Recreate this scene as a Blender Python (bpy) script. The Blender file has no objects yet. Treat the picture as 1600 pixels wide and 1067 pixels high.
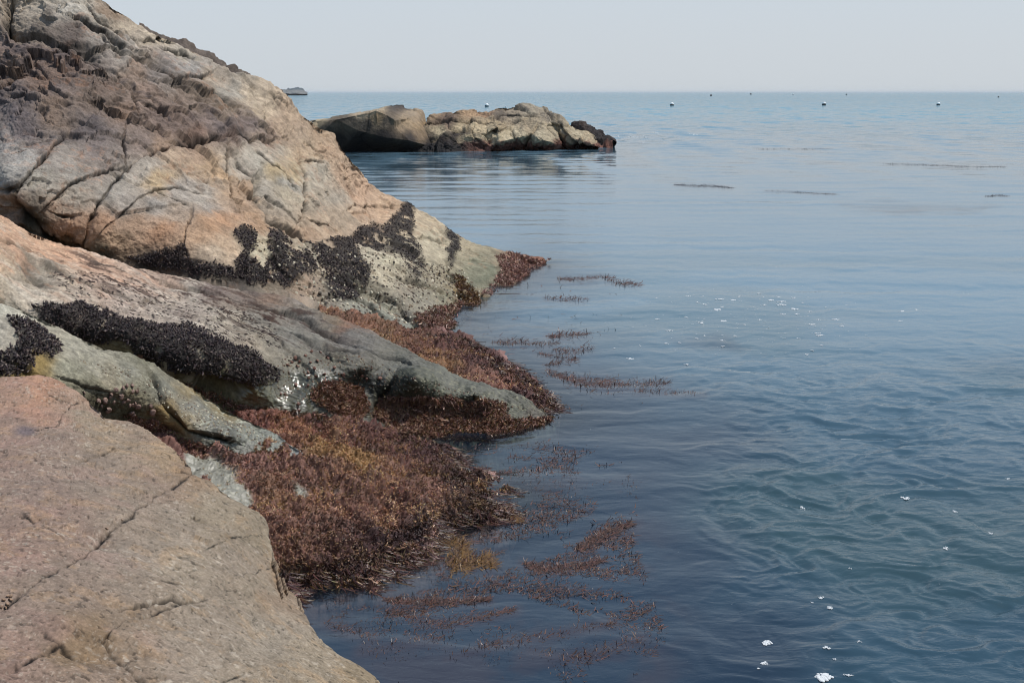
import bpy, math, random
import numpy as np
from mathutils import Vector

# ------------------------------------------------------------------ camera, sky, sun, exposure
S = bpy.context.scene
COL = S.collection
PW, PH, F = 1600.0, 1067.0, 2198.0            # the photograph's frame and focal length in its own pixels
HZ = 144.5                                     # horizon row
PITCH = math.atan((PH / 2 - HZ) / F)
EYE = np.array([0.0, 0.0, 3.0])
cd = bpy.data.cameras.new("camera")
cam = bpy.data.objects.new("camera", cd)
COL.objects.link(cam)
cam.location = EYE
cam.rotation_euler = (math.pi / 2 - PITCH, 0, 0)
cd.sensor_width = 36.0
cd.lens = F * 36.0 / PW
cd.clip_start, cd.clip_end = 0.1, 60000.0
S.camera = cam

TO_SUN = Vector((0.46, 0.10, 0.88)).normalized()
SUN_EL = math.asin(TO_SUN.z)
SUN_ROT = math.atan2(TO_SUN.x, TO_SUN.y)
w = bpy.data.worlds.new("World")
S.world = w
w.use_nodes = True
wn = w.node_tree
wn.nodes.clear()
out = wn.nodes.new("ShaderNodeOutputWorld")
bg = wn.nodes.new("ShaderNodeBackground")
sky = wn.nodes.new("ShaderNodeTexSky")
sky.sky_type = 'NISHITA'
sky.sun_disc = False
sky.sun_elevation = SUN_EL
sky.sun_rotation = SUN_ROT
sky.air_density, sky.dust_density, sky.ozone_density = 1.0, 3.0, 1.5
tc = wn.nodes.new("ShaderNodeTexCoord")
sx = wn.nodes.new("ShaderNodeSeparateXYZ")
wn.links.new(tc.outputs['Generated'], sx.inputs[0])
rmp = wn.nodes.new("ShaderNodeValToRGB")
cr = rmp.color_ramp
SKY_STR = 0.1
stops = [(0.0, (0.685, 0.735, 0.780)), (0.03, (0.670, 0.728, 0.785)), (0.075, (0.640, 0.715, 0.795)), (0.22, (0.54, 0.665, 0.81)), (0.55, (0.25, 0.38, 0.60)), (1.0, (0.20, 0.31, 0.52))]
cr.elements[0].position, cr.elements[1].position = 0.0, 1.0
for p, c in stops[1:-1]:
    cr.elements.new(p)
for e, (p, c) in zip(cr.elements, stops):
    e.position = p
    e.color = (c[0], c[1], c[2], 1)
sc_ = wn.nodes.new("ShaderNodeVectorMath")
sc_.operation = 'SCALE'
sc_.inputs['Scale'].default_value = 1.0 / SKY_STR
wn.links.new(sx.outputs['Z'], rmp.inputs[0])
wn.links.new(rmp.outputs[0], sc_.inputs[0])
mx = wn.nodes.new("ShaderNodeMix")
mx.data_type = 'RGBA'
mx.inputs[0].default_value = 0.86             # the pale sea haze that whitens the whole clear sky
wn.links.new(sky.outputs[0], mx.inputs[6])
wn.links.new(sc_.outputs[0], mx.inputs[7])
wn.links.new(mx.outputs[2], bg.inputs[0])
bg.inputs[1].default_value = SKY_STR
wn.links.new(bg.outputs[0], out.inputs[0])

sl = bpy.data.lights.new("sun", 'SUN')
sl.energy = 4.1
sl.angle = math.radians(0.53)
sl.color = (1.0, 0.965, 0.92)
so = bpy.data.objects.new("sun", sl)
COL.objects.link(so)
so.location = (30, 5, 60)
so.rotation_euler = TO_SUN.to_track_quat('Z', 'Y').to_euler()

S.view_settings.view_transform = 'Standard'
S.view_settings.look = 'None'
S.view_settings.exposure = 0.0
S.view_settings.gamma = 1.0
S.cycles.filter_width = 1.0
S.cycles.max_bounces = 6
S.cycles.caustics_reflective = False
S.cycles.caustics_refractive = False

rng = np.random.default_rng(7)

# ------------------------------------------------------------------ helpers
CP, SP = math.cos(PITCH), math.sin(PITCH)

def ray(px, py):
    a = (np.asarray(px, float) - PW / 2) / F
    b = -(np.asarray(py, float) - PH / 2) / F
    return np.stack([a, CP + b * SP, -SP + b * CP], -1)

def at_d(px, py, d):                           # point at forward distance d
    r = ray(px, py)
    return EYE + r * (np.asarray(d, float) / r[..., 1])[..., None]

def at_z(px, py, z=0.0):                       # point on the level z
    r = ray(px, py)
    return EYE + r * ((np.asarray(z, float) - 3.0) / r[..., 2])[..., None]

def to_px(P):
    v = P - EYE
    y = v[..., 1] * CP - v[..., 2] * SP
    u = v[..., 1] * SP + v[..., 2] * CP
    return PW / 2 + F * v[..., 0] / y, PH / 2 - F * u / y

def lin(c):
    c = np.asarray(c, float) / 255.0
    return np.where(c <= 0.04045, c / 12.92, ((c + 0.055) / 1.055) ** 2.4)

def _hash(ix, iy, iz, seed):
    h = (ix.astype(np.uint32) * np.uint32(374761393) + iy.astype(np.uint32) * np.uint32(668265263)
         + iz.astype(np.uint32) * np.uint32(2147483647) + np.uint32(seed * 974711 + 13))
    h = (h ^ (h >> np.uint32(13))) * np.uint32(1274126177)
    h = (h ^ (h >> np.uint32(16))) * np.uint32(2246822519)
    return h ^ (h >> np.uint32(15))

_G = rng.normal(size=(256, 3))
_G /= np.linalg.norm(_G, axis=1)[:, None]

def perlin(P, seed=0):
    P = np.asarray(P, float)
    i = np.floor(P).astype(np.int64)
    f = P - i
    u = f * f * f * (f * (f * 6 - 15) + 10)
    res = np.zeros(P.shape[:-1])
    for dx in (0, 1):
        for dy in (0, 1):
            for dz in (0, 1):
                g = _G[_hash(i[..., 0] + dx, i[..., 1] + dy, i[..., 2] + dz, seed) & np.uint32(255)]
                wgt = (u[..., 0] if dx else 1 - u[..., 0]) * (u[..., 1] if dy else 1 - u[..., 1]) * (u[..., 2] if dz else 1 - u[..., 2])
                res += wgt * (g[..., 0] * (f[..., 0] - dx) + g[..., 1] * (f[..., 1] - dy) + g[..., 2] * (f[..., 2] - dz))
    return res * 1.6

def fbm(P, scale, octs=4, gain=0.5, seed=0):
    r, a = 0.0, 1.0
    for o in range(octs):
        r = r + a * perlin(P * (scale * 2.03 ** o) + o * 7.3, seed + o)
        a *= gain
    return r

def ridged(P, scale, octs=4, gain=0.5, seed=0):
    r, a = 0.0, 1.0
    for o in range(octs):
        r = r + a * (0.5 - np.abs(perlin(P * (scale * 2.03 ** o) + o * 3.1, seed + o)))
        a *= gain
    return r

def worley(P, seed=0):
    """F1, F2-F1, a random number per cell and a random tilt times the offset from the cell's centre."""
    i = np.floor(P).astype(np.int64)
    f1 = np.full(P.shape[:-1], 9.0)
    f2 = f1.copy()
    rid = np.zeros(P.shape[:-1])
    tilt = np.zeros(P.shape[:-1])
    for dx in (-1, 0, 1):
        for dy in (-1, 0, 1):
            for dz in (-1, 0, 1):
                h = _hash(i[..., 0] + dx, i[..., 1] + dy, i[..., 2] + dz, seed)
                c = np.stack([i[..., 0] + dx + (h & np.uint32(255)) / 255.0, i[..., 1] + dy + ((h >> np.uint32(8)) & np.uint32(255)) / 255.0,
                              i[..., 2] + dz + ((h >> np.uint32(16)) & np.uint32(255)) / 255.0], -1)
                o = P - c
                d = np.sqrt((o * o).sum(-1))
                g = _G[(h >> np.uint32(5)) & np.uint32(255)]
                near = d < f1
                f2 = np.where(near, f1, np.minimum(f2, d))
                f1 = np.where(near, d, f1)
                rid = np.where(near, (h >> np.uint32(9) & np.uint32(1023)) / 1023.0, rid)
                tilt = np.where(near, (g * o).sum(-1), tilt)
    return f1, f2 - f1, rid, tilt

def polydist(px, py, pts, far=1e9):
    """distance to a polyline, and the side (positive on its left in the picture as one walks along it)."""
    best = np.full(px.shape, far)
    side = np.zeros(px.shape)
    for (x0, y0), (x1, y1) in zip(pts[:-1], pts[1:]):
        ex, ey = x1 - x0, y1 - y0
        L2 = ex * ex + ey * ey + 1e-9
        t = np.clip(((px - x0) * ex + (py - y0) * ey) / L2, 0, 1)
        d = np.hypot(px - x0 - t * ex, py - y0 - t * ey)
        sgn = np.sign(ey * (px - x0) - ex * (py - y0))
        m = d < best
        best = np.where(m, d, best)
        side = np.where(m, sgn, side)
    return best, side

def inside(px, py, poly):
    c = np.zeros(px.shape, bool)
    n = len(poly)
    for k in range(n):
        x0, y0 = poly[k]
        x1, y1 = poly[(k + 1) % n]
        if y0 == y1:
            continue
        cond = ((y0 > py) != (y1 > py)) & (px < (x1 - x0) * (py - y0) / (y1 - y0) + x0)
        c ^= cond
    return c

def polymask(px, py, poly, soft=5.0):
    """1 inside, 0 outside, soft edge"""
    x = [p[0] for p in poly]
    y = [p[1] for p in poly]
    m = np.zeros(px.shape)
    sel = (px > min(x) - 3 * soft) & (px < max(x) + 3 * soft) & (py > min(y) - 3 * soft) & (py < max(y) + 3 * soft)
    if sel.any():
        d, _ = polydist(px[sel], py[sel], poly + [poly[0]])
        s = np.where(inside(px[sel], py[sel], poly), 1, -1)
        m[sel] = np.clip(0.5 + 0.5 * s * d / soft, 0, 1)
    return m * m * (3 - 2 * m)

def sstep(a, b, x):
    t = np.clip((x - a) / (b - a), 0, 1)
    return t * t * (3 - 2 * t)

def resample(pts, n, smooth=0):
    p = np.array(pts, float)
    L = np.r_[0, np.cumsum(np.hypot(*np.diff(p, axis=0).T))]
    t = np.linspace(0, L[-1], n)
    q = np.stack([np.interp(t, L, p[:, 0]), np.interp(t, L, p[:, 1])], -1)
    if smooth:
        k = np.ones(2 * smooth + 1) / (2 * smooth + 1)
        for j in range(2):
            e = np.r_[np.full(smooth, q[0, j]), q[:, j], np.full(smooth, q[-1, j])]
            q[:, j] = np.convolve(e, k, 'valid')
    return q

class Depth:
    """thin-plate spline through measured points: where the rock surface lies along each line of sight"""
    def __init__(self, ctrl, lam=1e-4):
        X, v = [], []
        for c in ctrl:
            d = c[3] if len(c) > 3 else at_z(c[0], c[1], c[2])[1]
            X.append((c[0] / 300.0, c[1] / 300.0))
            v.append(math.log(d))
        self.X = np.array(X)
        n = len(X)
        K = self._k(self.X) + lam * np.eye(n)
        A = np.zeros((n + 3, n + 3))
        A[:n, :n] = K
        A[:n, n] = 1
        A[:n, n + 1:] = self.X
        A[n:, :n] = A[:n, n:].T
        self.w = np.linalg.solve(A, np.r_[v, 0, 0, 0])

    def _k(self, Q):
        r2 = ((Q[:, None, :] - self.X[None]) ** 2).sum(-1)
        return 0.5 * r2 * np.log(r2 + 1e-12)

    def __call__(self, px, py):
        Q = np.stack([px.ravel() / 300.0, py.ravel() / 300.0], -1)
        o = np.empty(len(Q))
        for a in range(0, len(Q), 60000):
            q = Q[a:a + 60000]
            o[a:a + 60000] = self._k(q) @ self.w[:-3] + self.w[-3] + q @ self.w[-2:]
        return np.exp(o).reshape(px.shape)

class Facets:
    """flat facets between measured points (Delaunay), for blocky rock"""
    def __init__(self, ctrl, edges=()):
        from mathutils.geometry import delaunay_2d_cdt
        pts, inv = [], []
        for c in ctrl:
            d = c[3] if len(c) > 3 else at_z(c[0], c[1], c[2])[1]
            pts.append(Vector((c[0], c[1])))
            inv.append(1.0 / d)
        v, _e, f, ov, _oe, _of = delaunay_2d_cdt(pts, list(edges), [], 0, 1e-4)
        self.v = [(p.x, p.y, inv[o[0]] if len(o) else None) for p, o in zip(v, ov)]
        self.f = f

    def __call__(self, px, py):
        out_ = np.full(px.shape, np.nan)
        near_ = np.full(px.shape, 1e9)
        for t in self.f:
            (x0, y0, a), (x1, y1, b), (x2, y2, c) = [self.v[i] for i in t]
            if a is None or b is None or c is None:
                continue
            D_ = (y1 - y2) * (x0 - x2) + (x2 - x1) * (y0 - y2)
            if abs(D_) < 1e-9:
                continue
            u = ((y1 - y2) * (px - x2) + (x2 - x1) * (py - y2)) / D_
            v = ((y2 - y0) * (px - x2) + (x0 - x2) * (py - y2)) / D_
            w_ = 1 - u - v
            lo = np.maximum(0, -np.minimum(np.minimum(u, v), w_))
            uu, vv, ww = np.clip(u, 0, 1), np.clip(v, 0, 1), np.clip(w_, 0, 1)
            q = uu + vv + ww
            val = (uu * a + vv * b + ww * c) / q
            m = lo < near_
            out_ = np.where(m, val, out_)
            near_ = np.where(m, lo, near_)
        return 1.0 / out_

def mesh_obj(name, V, Fc, mat, cols=None, attrs=None, smooth=True, link=True):
    """V (n,3), Fc (m,3|4) -> one mesh object"""
    me = bpy.data.meshes.new(name)
    Fc = np.asarray(Fc, np.int32)
    k = Fc.shape[1]
    me.vertices.add(len(V))
    me.vertices.foreach_set("co", np.asarray(V, np.float32).ravel())
    me.loops.add(Fc.size)
    me.loops.foreach_set("vertex_index", Fc.ravel())
    me.polygons.add(len(Fc))
    me.polygons.foreach_set("loop_start", np.arange(0, Fc.size, k, dtype=np.int32))
    me.polygons.foreach_set("loop_total", np.full(len(Fc), k, np.int32))
    me.polygons.foreach_set("use_smooth", np.full(len(Fc), smooth, bool))
    if cols is not None:
        a = me.attributes.new("Col", 'FLOAT_COLOR', 'POINT')
        a.data.foreach_set("color", np.c_[np.asarray(cols, np.float32), np.ones(len(V), np.float32)].ravel())
    for nm, val in (attrs or {}).items():
        a = me.attributes.new(nm, 'FLOAT', 'POINT')
        a.data.foreach_set("value", np.asarray(val, np.float32))
    me.update(calc_edges=True)
    me.validate()
    if mat is not None:
        me.materials.append(mat)
    o = bpy.data.objects.new(name, me)
    if link:
        COL.objects.link(o)
    return o

def tag(o, label=None, cat=None, group=None, kind=None):
    if label: o["label"] = label
    if cat: o["category"] = cat
    if group: o["group"] = group
    if kind: o["kind"] = kind
    return o

def grid_faces(nr, nc):
    r, c = np.meshgrid(np.arange(nr - 1), np.arange(nc - 1), indexing='ij')
    a = (r * nc + c).ravel()
    return np.stack([a, a + 1, a + nc + 1, a + nc], -1)

def grid_normals(P):
    du = np.gradient(P, axis=1)
    dv = np.gradient(P, axis=0)
    n = np.cross(du, dv)
    n /= np.linalg.norm(n, axis=-1)[..., None] + 1e-12
    return n

def anchors_rgb(px, py, anc, power=3.5, soft=120.0):
    num = np.zeros(px.shape + (3,))
    den = np.zeros(px.shape)
    for x, y, c in anc:
        wgt = 1.0 / (((px - x) ** 2 + (1.3 * (py - y)) ** 2 + soft) ** (power / 2))
        num += wgt[..., None] * lin(c)
        den += wgt
    r = num / den[..., None]
    g = r @ np.array([.3, .55, .15])
    return g[..., None] + (r - g[..., None]) * .95

# ------------------------------------------------------------------ materials
def nd(nt, t, **kw):
    n = nt.nodes.new(t)
    for k, v in kw.items():
        setattr(n, k, v)
    return n

def rock_material(name, fine=60.0, bump=0.6, rough=0.88, dist=0.01):
    m = bpy.data.materials.new(name)
    m.use_nodes = True
    nt = m.node_tree
    L = nt.links.new
    b = nt.nodes["Principled BSDF"]
    at = nd(nt, "ShaderNodeAttribute", attribute_name="Col")
    wet = nd(nt, "ShaderNodeAttribute", attribute_name="wet")
    geo = nd(nt, "ShaderNodeNewGeometry")
    n1 = nd(nt, "ShaderNodeTexNoise")
    n1.inputs['Scale'].default_value = fine
    n1.inputs['Detail'].default_value = 6
    n1.inputs['Roughness'].default_value = 0.7
    n2 = nd(nt, "ShaderNodeTexNoise")
    n2.inputs['Scale'].default_value = fine * 0.22
    n2.inputs['Detail'].default_value = 8
    n2.inputs['Roughness'].default_value = 0.75
    for n in (n1, n2):
        L(geo.outputs['Position'], n.inputs['Vector'])
    r1 = nd(nt, "ShaderNodeMapRange")
    r1.inputs['From Min'].default_value, r1.inputs['From Max'].default_value = 0.3, 0.7
    r1.inputs['To Min'].default_value, r1.inputs['To Max'].default_value = 0.70, 1.30
    L(n1.outputs['Fac'], r1.inputs['Value'])
    r2 = nd(nt, "ShaderNodeMapRange")
    r2.inputs['From Min'].default_value, r2.inputs['From Max'].default_value = 0.3, 0.7
    r2.inputs['To Min'].default_value, r2.inputs['To Max'].default_value = 0.82, 1.18
    L(n2.outputs['Fac'], r2.inputs['Value'])
    mu = nd(nt, "ShaderNodeMath", operation='MULTIPLY')
    L(r1.outputs[0], mu.inputs[0])
    L(r2.outputs[0], mu.inputs[1])
    sc = nd(nt, "ShaderNodeVectorMath", operation='SCALE')
    L(at.outputs['Color'], sc.inputs[0])
    L(mu.outputs[0], sc.inputs['Scale'])
    L(sc.outputs[0], b.inputs['Base Color'])
    rr = nd(nt, "ShaderNodeMapRange")
    rr.inputs['To Min'].default_value, rr.inputs['To Max'].default_value = rough, 0.16
    L(wet.outputs['Fac'], rr.inputs['Value'])
    L(rr.outputs[0], b.inputs['Roughness'])
    sp = nd(nt, "ShaderNodeMapRange")
    sp.inputs['To Min'].default_value, sp.inputs['To Max'].default_value = 0.22, 0.75
    L(wet.outputs['Fac'], sp.inputs['Value'])
    L(sp.outputs[0], b.inputs['Specular IOR Level'])
    ad = nd(nt, "ShaderNodeMath", operation='ADD')
    L(n1.outputs['Fac'], ad.inputs[0])
    L(n2.outputs['Fac'], ad.inputs[1])
    bp = nd(nt, "ShaderNodeBump")
    bs = nd(nt, "ShaderNodeMapRange")              # a water film fills the grain
    bs.inputs['To Min'].default_value, bs.inputs['To Max'].default_value = bump, bump * .12
    L(wet.outputs['Fac'], bs.inputs['Value'])
    L(bs.outputs[0], bp.inputs['Strength'])
    bp.inputs['Distance'].default_value = dist
    L(ad.outputs[0], bp.inputs['Height'])
    L(bp.outputs[0], b.inputs['Normal'])
    return m

def col_material(name, rough=0.6, spec=0.4, var=0.0, sub=0.0):
    """colour from the mesh's own Col attribute"""
    m = bpy.data.materials.new(name)
    m.use_nodes = True
    nt = m.node_tree
    b = nt.nodes["Principled BSDF"]
    at = nd(nt, "ShaderNodeAttribute", attribute_name="Col")
    src = at.outputs['Color']
    if var:
        geo = nd(nt, "ShaderNodeNewGeometry")
        n = nd(nt, "ShaderNodeTexNoise")
        n.inputs['Scale'].default_value = 90
        n.inputs['Detail'].default_value = 4
        nt.links.new(geo.outputs['Position'], n.inputs['Vector'])
        r = nd(nt, "ShaderNodeMapRange")
        r.inputs['From Min'].default_value, r.inputs['From Max'].default_value = 0.3, 0.7
        r.inputs['To Min'].default_value, r.inputs['To Max'].default_value = 1 - var, 1 + var
        nt.links.new(n.outputs['Fac'], r.inputs['Value'])
        sc = nd(nt, "ShaderNodeVectorMath", operation='SCALE')
        nt.links.new(src, sc.inputs[0])
        nt.links.new(r.outputs[0], sc.inputs['Scale'])
        src = sc.outputs[0]
    nt.links.new(src, b.inputs['Base Color'])
    b.inputs['Roughness'].default_value = rough
    b.inputs['Specular IOR Level'].default_value = spec
    return m

def plain_material(name, c, rough=0.6, spec=0.4):
    m = bpy.data.materials.new(name)
    m.use_nodes = True
    nt = m.node_tree
    b = nt.nodes["Principled BSDF"]
    n = nd(nt, "ShaderNodeTexNoise")
    n.inputs['Scale'].default_value = 40
    geo = nd(nt, "ShaderNodeNewGeometry")
    nt.links.new(geo.outputs['Position'], n.inputs['Vector'])
    r = nd(nt, "ShaderNodeMapRange")
    r.inputs['To Min'].default_value, r.inputs['To Max'].default_value = 0.85, 1.15
    nt.links.new(n.outputs['Fac'], r.inputs['Value'])
    sc = nd(nt, "ShaderNodeVectorMath", operation='SCALE')
    sc.inputs[0].default_value = c
    nt.links.new(r.outputs[0], sc.inputs['Scale'])
    nt.links.new(sc.outputs[0], b.inputs['Base Color'])
    b.inputs['Roughness'].default_value = rough
    b.inputs['Specular IOR Level'].default_value = spec
    return m

M_ROCK = rock_material("weathered_granite", 45, 0.7, 0.9, 0.012)
M_SLAB = rock_material("foreground_granite", 110, 0.45, 0.9, 0.003)
M_FAR = rock_material("far_rock", 9, 0.8, 0.9, 0.08)
M_MUSSEL = col_material("mussel_shell", 0.5, 0.28)
M_ALGA = col_material("wet_seaweed", 0.42, 0.4)
M_SPRIG = col_material("floating_seaweed", 0.42, 0.32)
M_SHELL = col_material("sea_snail_shell", 0.6, 0.3, 0.25)

# ------------------------------------------------------------------ rock builder
GAIN = 0.79                                    # photographed brightness of sunlit rock -> base colour

def rock_grid(top, bot, ctrl, ns, nt_, back=(3.0, 2.0), skirt=(0.8, 0.9), nb=16, nk=10, smooth=2, lam=1e-4, shift=0.0, facets=None):
    """sheet over the visible face of a rock, its hidden back falling away behind and a foot running below its neighbours"""
    T = resample(top, ns, smooth)
    B = resample(bot, ns, smooth)
    D = Depth(ctrl, lam) if facets is None else Facets(ctrl, facets)
    t = np.linspace(0, 1, nt_)[:, None]
    px = B[None, :, 0] * (1 - t) + T[None, :, 0] * t
    py = B[None, :, 1] * (1 - t) + T[None, :, 1] * t
    P = at_d(px, py, D(px, py))
    hd = P[-1] - EYE
    hd[:, 2] = 0
    hd /= np.linalg.norm(hd, axis=1)[:, None]
    f = (np.arange(1, nb + 1) / nb)[:, None, None]
    bk = P[-1][None] + hd[None] * (back[0] * f)
    bk[..., 0] += shift * f[..., 0]
    bk[..., 2] -= ((P[-1, :, 2] + back[1])[None] * f[..., 0] ** 0.9)
    hd = EYE - P[0]
    hd[:, 2] = 0
    hd /= np.linalg.norm(hd, axis=1)[:, None]
    g = (np.arange(nk, 0, -1) / nk)[:, None, None]
    sk = P[0][None] + hd[None] * (skirt[0] * g)
    sk[..., 2] -= skirt[1] * g[..., 0] ** 1.2
    A = np.concatenate([sk, P, bk], 0)
    X = np.concatenate([np.repeat(px[:1], nk, 0), px, np.repeat(px[-1:], nb, 0)], 0)
    Y = np.concatenate([np.repeat(py[:1], nk, 0), py, np.repeat(py[-1:], nb, 0)], 0)
    vis = np.concatenate([np.linspace(0, 1, nk, endpoint=False), np.ones(nt_), np.linspace(1, 0, nb + 1)[1:]])[:, None] * np.ones((1, ns))
    return A, X, Y, vis

def carve(px, py, h, cracks, scale=1.0, jit=None, vary=None):
    """cracks: (points, half width px, depth m, lip m, lip reach px)"""
    jx, jy = jit if jit is not None else (0, 0)
    groove = np.zeros(px.shape)
    for pts, wd, dep, lip, reach in cracks:
        if wd < 3.1:
            wd = wd * .62
        if lip >= .05 and dep >= .08:
            dep, lip, wd = dep * .5, lip * .6, wd * 1.25
        x = [p[0] for p in pts]
        y = [p[1] for p in pts]
        pad = max(3 * wd, 3 * reach) + 6
        sel = (px > min(x) - pad) & (px < max(x) + pad) & (py > min(y) - pad) & (py < max(y) + pad)
        if not sel.any():
            continue
        qx, qy = px[sel] + (jx[sel] if jit is not None else 0), py[sel] + (jy[sel] if jit is not None else 0)
        d, s = polydist(qx, qy, pts)
        if vary is not None:
            d = d * vary[sel]
        # taper to nothing at the crack's two ends
        e = np.minimum(np.hypot(qx - pts[0][0], qy - pts[0][1]), np.hypot(qx - pts[-1][0], qy - pts[-1][1]))
        tp = 0.35 + 0.65 * sstep(0, 14, e)
        g = np.exp(-(d / wd) ** 2) * tp
        if vary is not None:
            g = g * np.clip(1.75 - .75 * vary[sel], .25, 1.2)
        v = h[sel] - dep * scale * g
        if lip:
            v = v + lip * scale * s * np.exp(-d / reach)
        h[sel] = v
        groove[sel] = np.maximum(groove[sel], g)
    return groove

ROCKS = {}
def finish_rock(name, key, A, X, Y, vis, disp, cols, wet, mat, label, cat, group=None, grit=None):
    N = grid_normals(A)
    P = A + N * disp[..., None]
    N2 = grid_normals(P)
    if grit:                                    # fine grain on every face, also the walls of cracks and ledges
        amp, sc = grit
        P = P + N2 * (amp * (1 - .8 * np.clip(wet, 0, 1)) * fbm(P, sc, 4, .65, 131) * np.clip(vis * 1.5, .1, 1))[..., None]
        cols = cols * (1 + .26 * fbm(P, sc * .8, 4, .8, 133))[..., None]
        N2 = grid_normals(P)
    nr, nc = X.shape
    o = mesh_obj(name, P.reshape(-1, 3), grid_faces(nr, nc), mat, np.clip(cols, 0.004, 0.8).reshape(-1, 3), {"wet": np.clip(wet, 0, 1).ravel()})
    tag(o, label, cat, group)
    ROCKS[key] = (P, N2, X, Y, vis)
    return o

# mussel beds and seaweed outlines, traced on the photograph, laid on the rocks they grow on
BEDS = [
 ("hill", [(196, 402), (245, 399), (285, 393), (297, 416), (338, 424), (353, 428), (360, 446), (330, 441), (280, 429), (230, 415)], "long thin mussel bed in the crevice under the tan block"),
 ("hill", [(375, 357), (396, 370), (393, 395), (384, 401), (394, 412), (402, 425), (416, 434), (410, 451), (385, 453), (362, 441), (357, 420), (372, 400), (360, 374)], "hourglass shaped mussel bed right of the tan block"),
 ("hill", [(416, 358), (440, 362), (457, 378), (432, 379), (438, 387), (470, 391), (490, 399), (498, 414), (488, 428), (462, 440), (442, 457), (420, 449), (407, 431), (414, 410), (417, 390)], "round black mussel bed below the leaning grey slab"),
 ("hill", [(473, 368), (505, 372), (530, 370), (550, 378), (562, 400), (577, 420), (573, 439), (545, 436), (520, 421), (503, 408), (488, 392), (479, 380)], "mussel bed slanting down beneath the pink sea facing rock"),
 ("hill", [(503, 426), (540, 427), (561, 445), (559, 466), (530, 475), (514, 471), (504, 450)], "isolated drop shaped mussel clump lowest on the hill"),
 ("hill", [(545, 371), (560, 358), (580, 352), (596, 361), (618, 340), (630, 324), (651, 326), (641, 345), (641, 375), (661, 408), (669, 426), (650, 416), (625, 398), (600, 386), (580, 386), (560, 381)], "branching mussel bed climbing to the seaward edge of the hill"),
 ("hill", [(693, 361), (708, 362), (717, 378), (713, 398), (703, 419), (693, 411), (698, 385)], "narrow upright mussel strip nearest the point"),
 ("hill", [(632, 412), (651, 417), (659, 432), (651, 441), (637, 430)], "tiny mussel clump alone on the pale ledge"),
 ("ridge", [(55, 486), (100, 480), (140, 477), (175, 487), (195, 499), (240, 507), (290, 514), (330, 524), (370, 539), (410, 558), (443, 574), (437, 593), (400, 602), (370, 594), (340, 588), (300, 584), (270, 578), (240, 570), (215, 550), (190, 533), (160, 537), (130, 532), (100, 521), (75, 511)], "largest mussel bed hanging along the side of the middle ridge"),
 ("step", [(8, 505), (40, 502), (66, 514), (91, 534), (94, 550), (76, 560), (46, 556), (50, 571), (30, 582), (-20, 590), (-20, 560), (18, 548), (33, 540)], "mussel clump behind the foreground slab at the left edge"),
]

# ------------------------------------------------------------------ the big rock hill
top = [(-70, -120), (60, -62), (120, -28), (158, -3), (175, 12), (205, 30), (232, 50), (262, 60), (300, 80), (330, 96), (365, 118), (400, 131), (425, 146), (440, 158), (470, 180), (500, 199), (522, 210), (533, 226), (553, 252), (566, 272), (570, 290), (590, 306), (622, 322), (660, 342), (700, 364), (735, 382), (765, 393), (800, 398), (830, 403), (854, 411)]
bot = [(-70, 300), (0, 339), (50, 365), (100, 388), (180, 412), (250, 433), (330, 447), (400, 459), (470, 470), (540, 486), (600, 508), (650, 522), (690, 520), (720, 500), (750, 480), (780, 457), (820, 430), (854, 412)]
ctrl = [(-70, -120, 0, 21), (60, -62, 0, 20.5), (160, 0, 0, 20.5), (260, 58, 0, 21.5), (330, 96, 0, 22.2), (400, 130, 0, 23), (500, 200, 0, 24.5), (535, 228, 0, 24.6), (560, 262, 0, 24.8), (572, 292, 0, 25.2), (620, 322, 0, 25.5), (700, 366, 0, 25.5), (760, 392, 0, 25.2), (852, 411, 0.0),
        (-70, 300, 1.85), (0, 340, 1.66), (100, 387, 1.3), (250, 432, .95), (400, 457, .73), (470, 470, .58), (540, 484, .42), (600, 506, .22), (650, 520, .08), (690, 520, 0), (720, 500, 0), (780, 456, 0), (820, 430, 0),
        (0, 260, 0, 15.6), (0, 200, 0, 17.0), (0, 80, 0, 18.8), (150, 300, 0, 16.0), (130, 360, 0, 15.45), (150, 200, 0, 17.5), (200, 120, 0, 19), (100, 60, 0, 19.2), (300, 300, 0, 17.2), (300, 370, 0, 16.2), (300, 405, 0, 15.9), (300, 200, 0, 19),
        (400, 300, 0, 18.5), (400, 380, 0, 17.0), (500, 300, 0, 21), (500, 390, 0, 18.6), (550, 330, 0, 22.3), (600, 400, 0, 20), (600, 450, 0, 18.2), (680, 430, 0, 20.6), (750, 430, 0, 22.3), (400, 200, 0, 20.8), (480, 230, 0, 22.4), (640, 370, 0, 22.8), (300, 120, 0, 20.8)]
A, X, Y, vis = rock_grid(top, bot, ctrl, 900, 520, back=(5.0, 2.0), shift=-2.5)
Pn = A.copy()
jx = fbm(Pn, 1.3, 4, 0.6, 11) * 7
jy = fbm(Pn, 1.3, 4, 0.6, 17) * 7
W1 = worley(Pn * np.array([0.75, 0.75, 0.9]) + 0.12 * jx[..., None] / 7 * 3, 3)
Pb = np.stack([Pn[..., 0] * 1.5, Pn[..., 1] * 1.5, (Pn[..., 2] + .5 * Pn[..., 0]) * 3.6], -1)   # bedding dips down to the right
W2 = worley(Pb + 0.4 * (jx / 7)[..., None], 5)
upper = sstep(235, 190, Y + 0.1 * (X - 200) + jy * 2)
strata = np.stack([Pn[..., 0] * 0.5 + Pn[..., 2] * 0.75, Pn[..., 1] * 0.35, (Pn[..., 2] * 1.0 + Pn[..., 0] * 0.55) * 2.6], -1)
ledge_y = np.interp(X, [-80, 0, 44, 75, 124, 169, 232, 290, 330, 380, 430, 560], [58, 60, 60, 68, 84, 92, 118, 150, 165, 178, 205, 300])
rough = upper * sstep(-10, 12, Y - ledge_y)     # the pocketed brown shelf below the smooth pale crest
crest = sstep(8, -12, Y - ledge_y)
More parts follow.
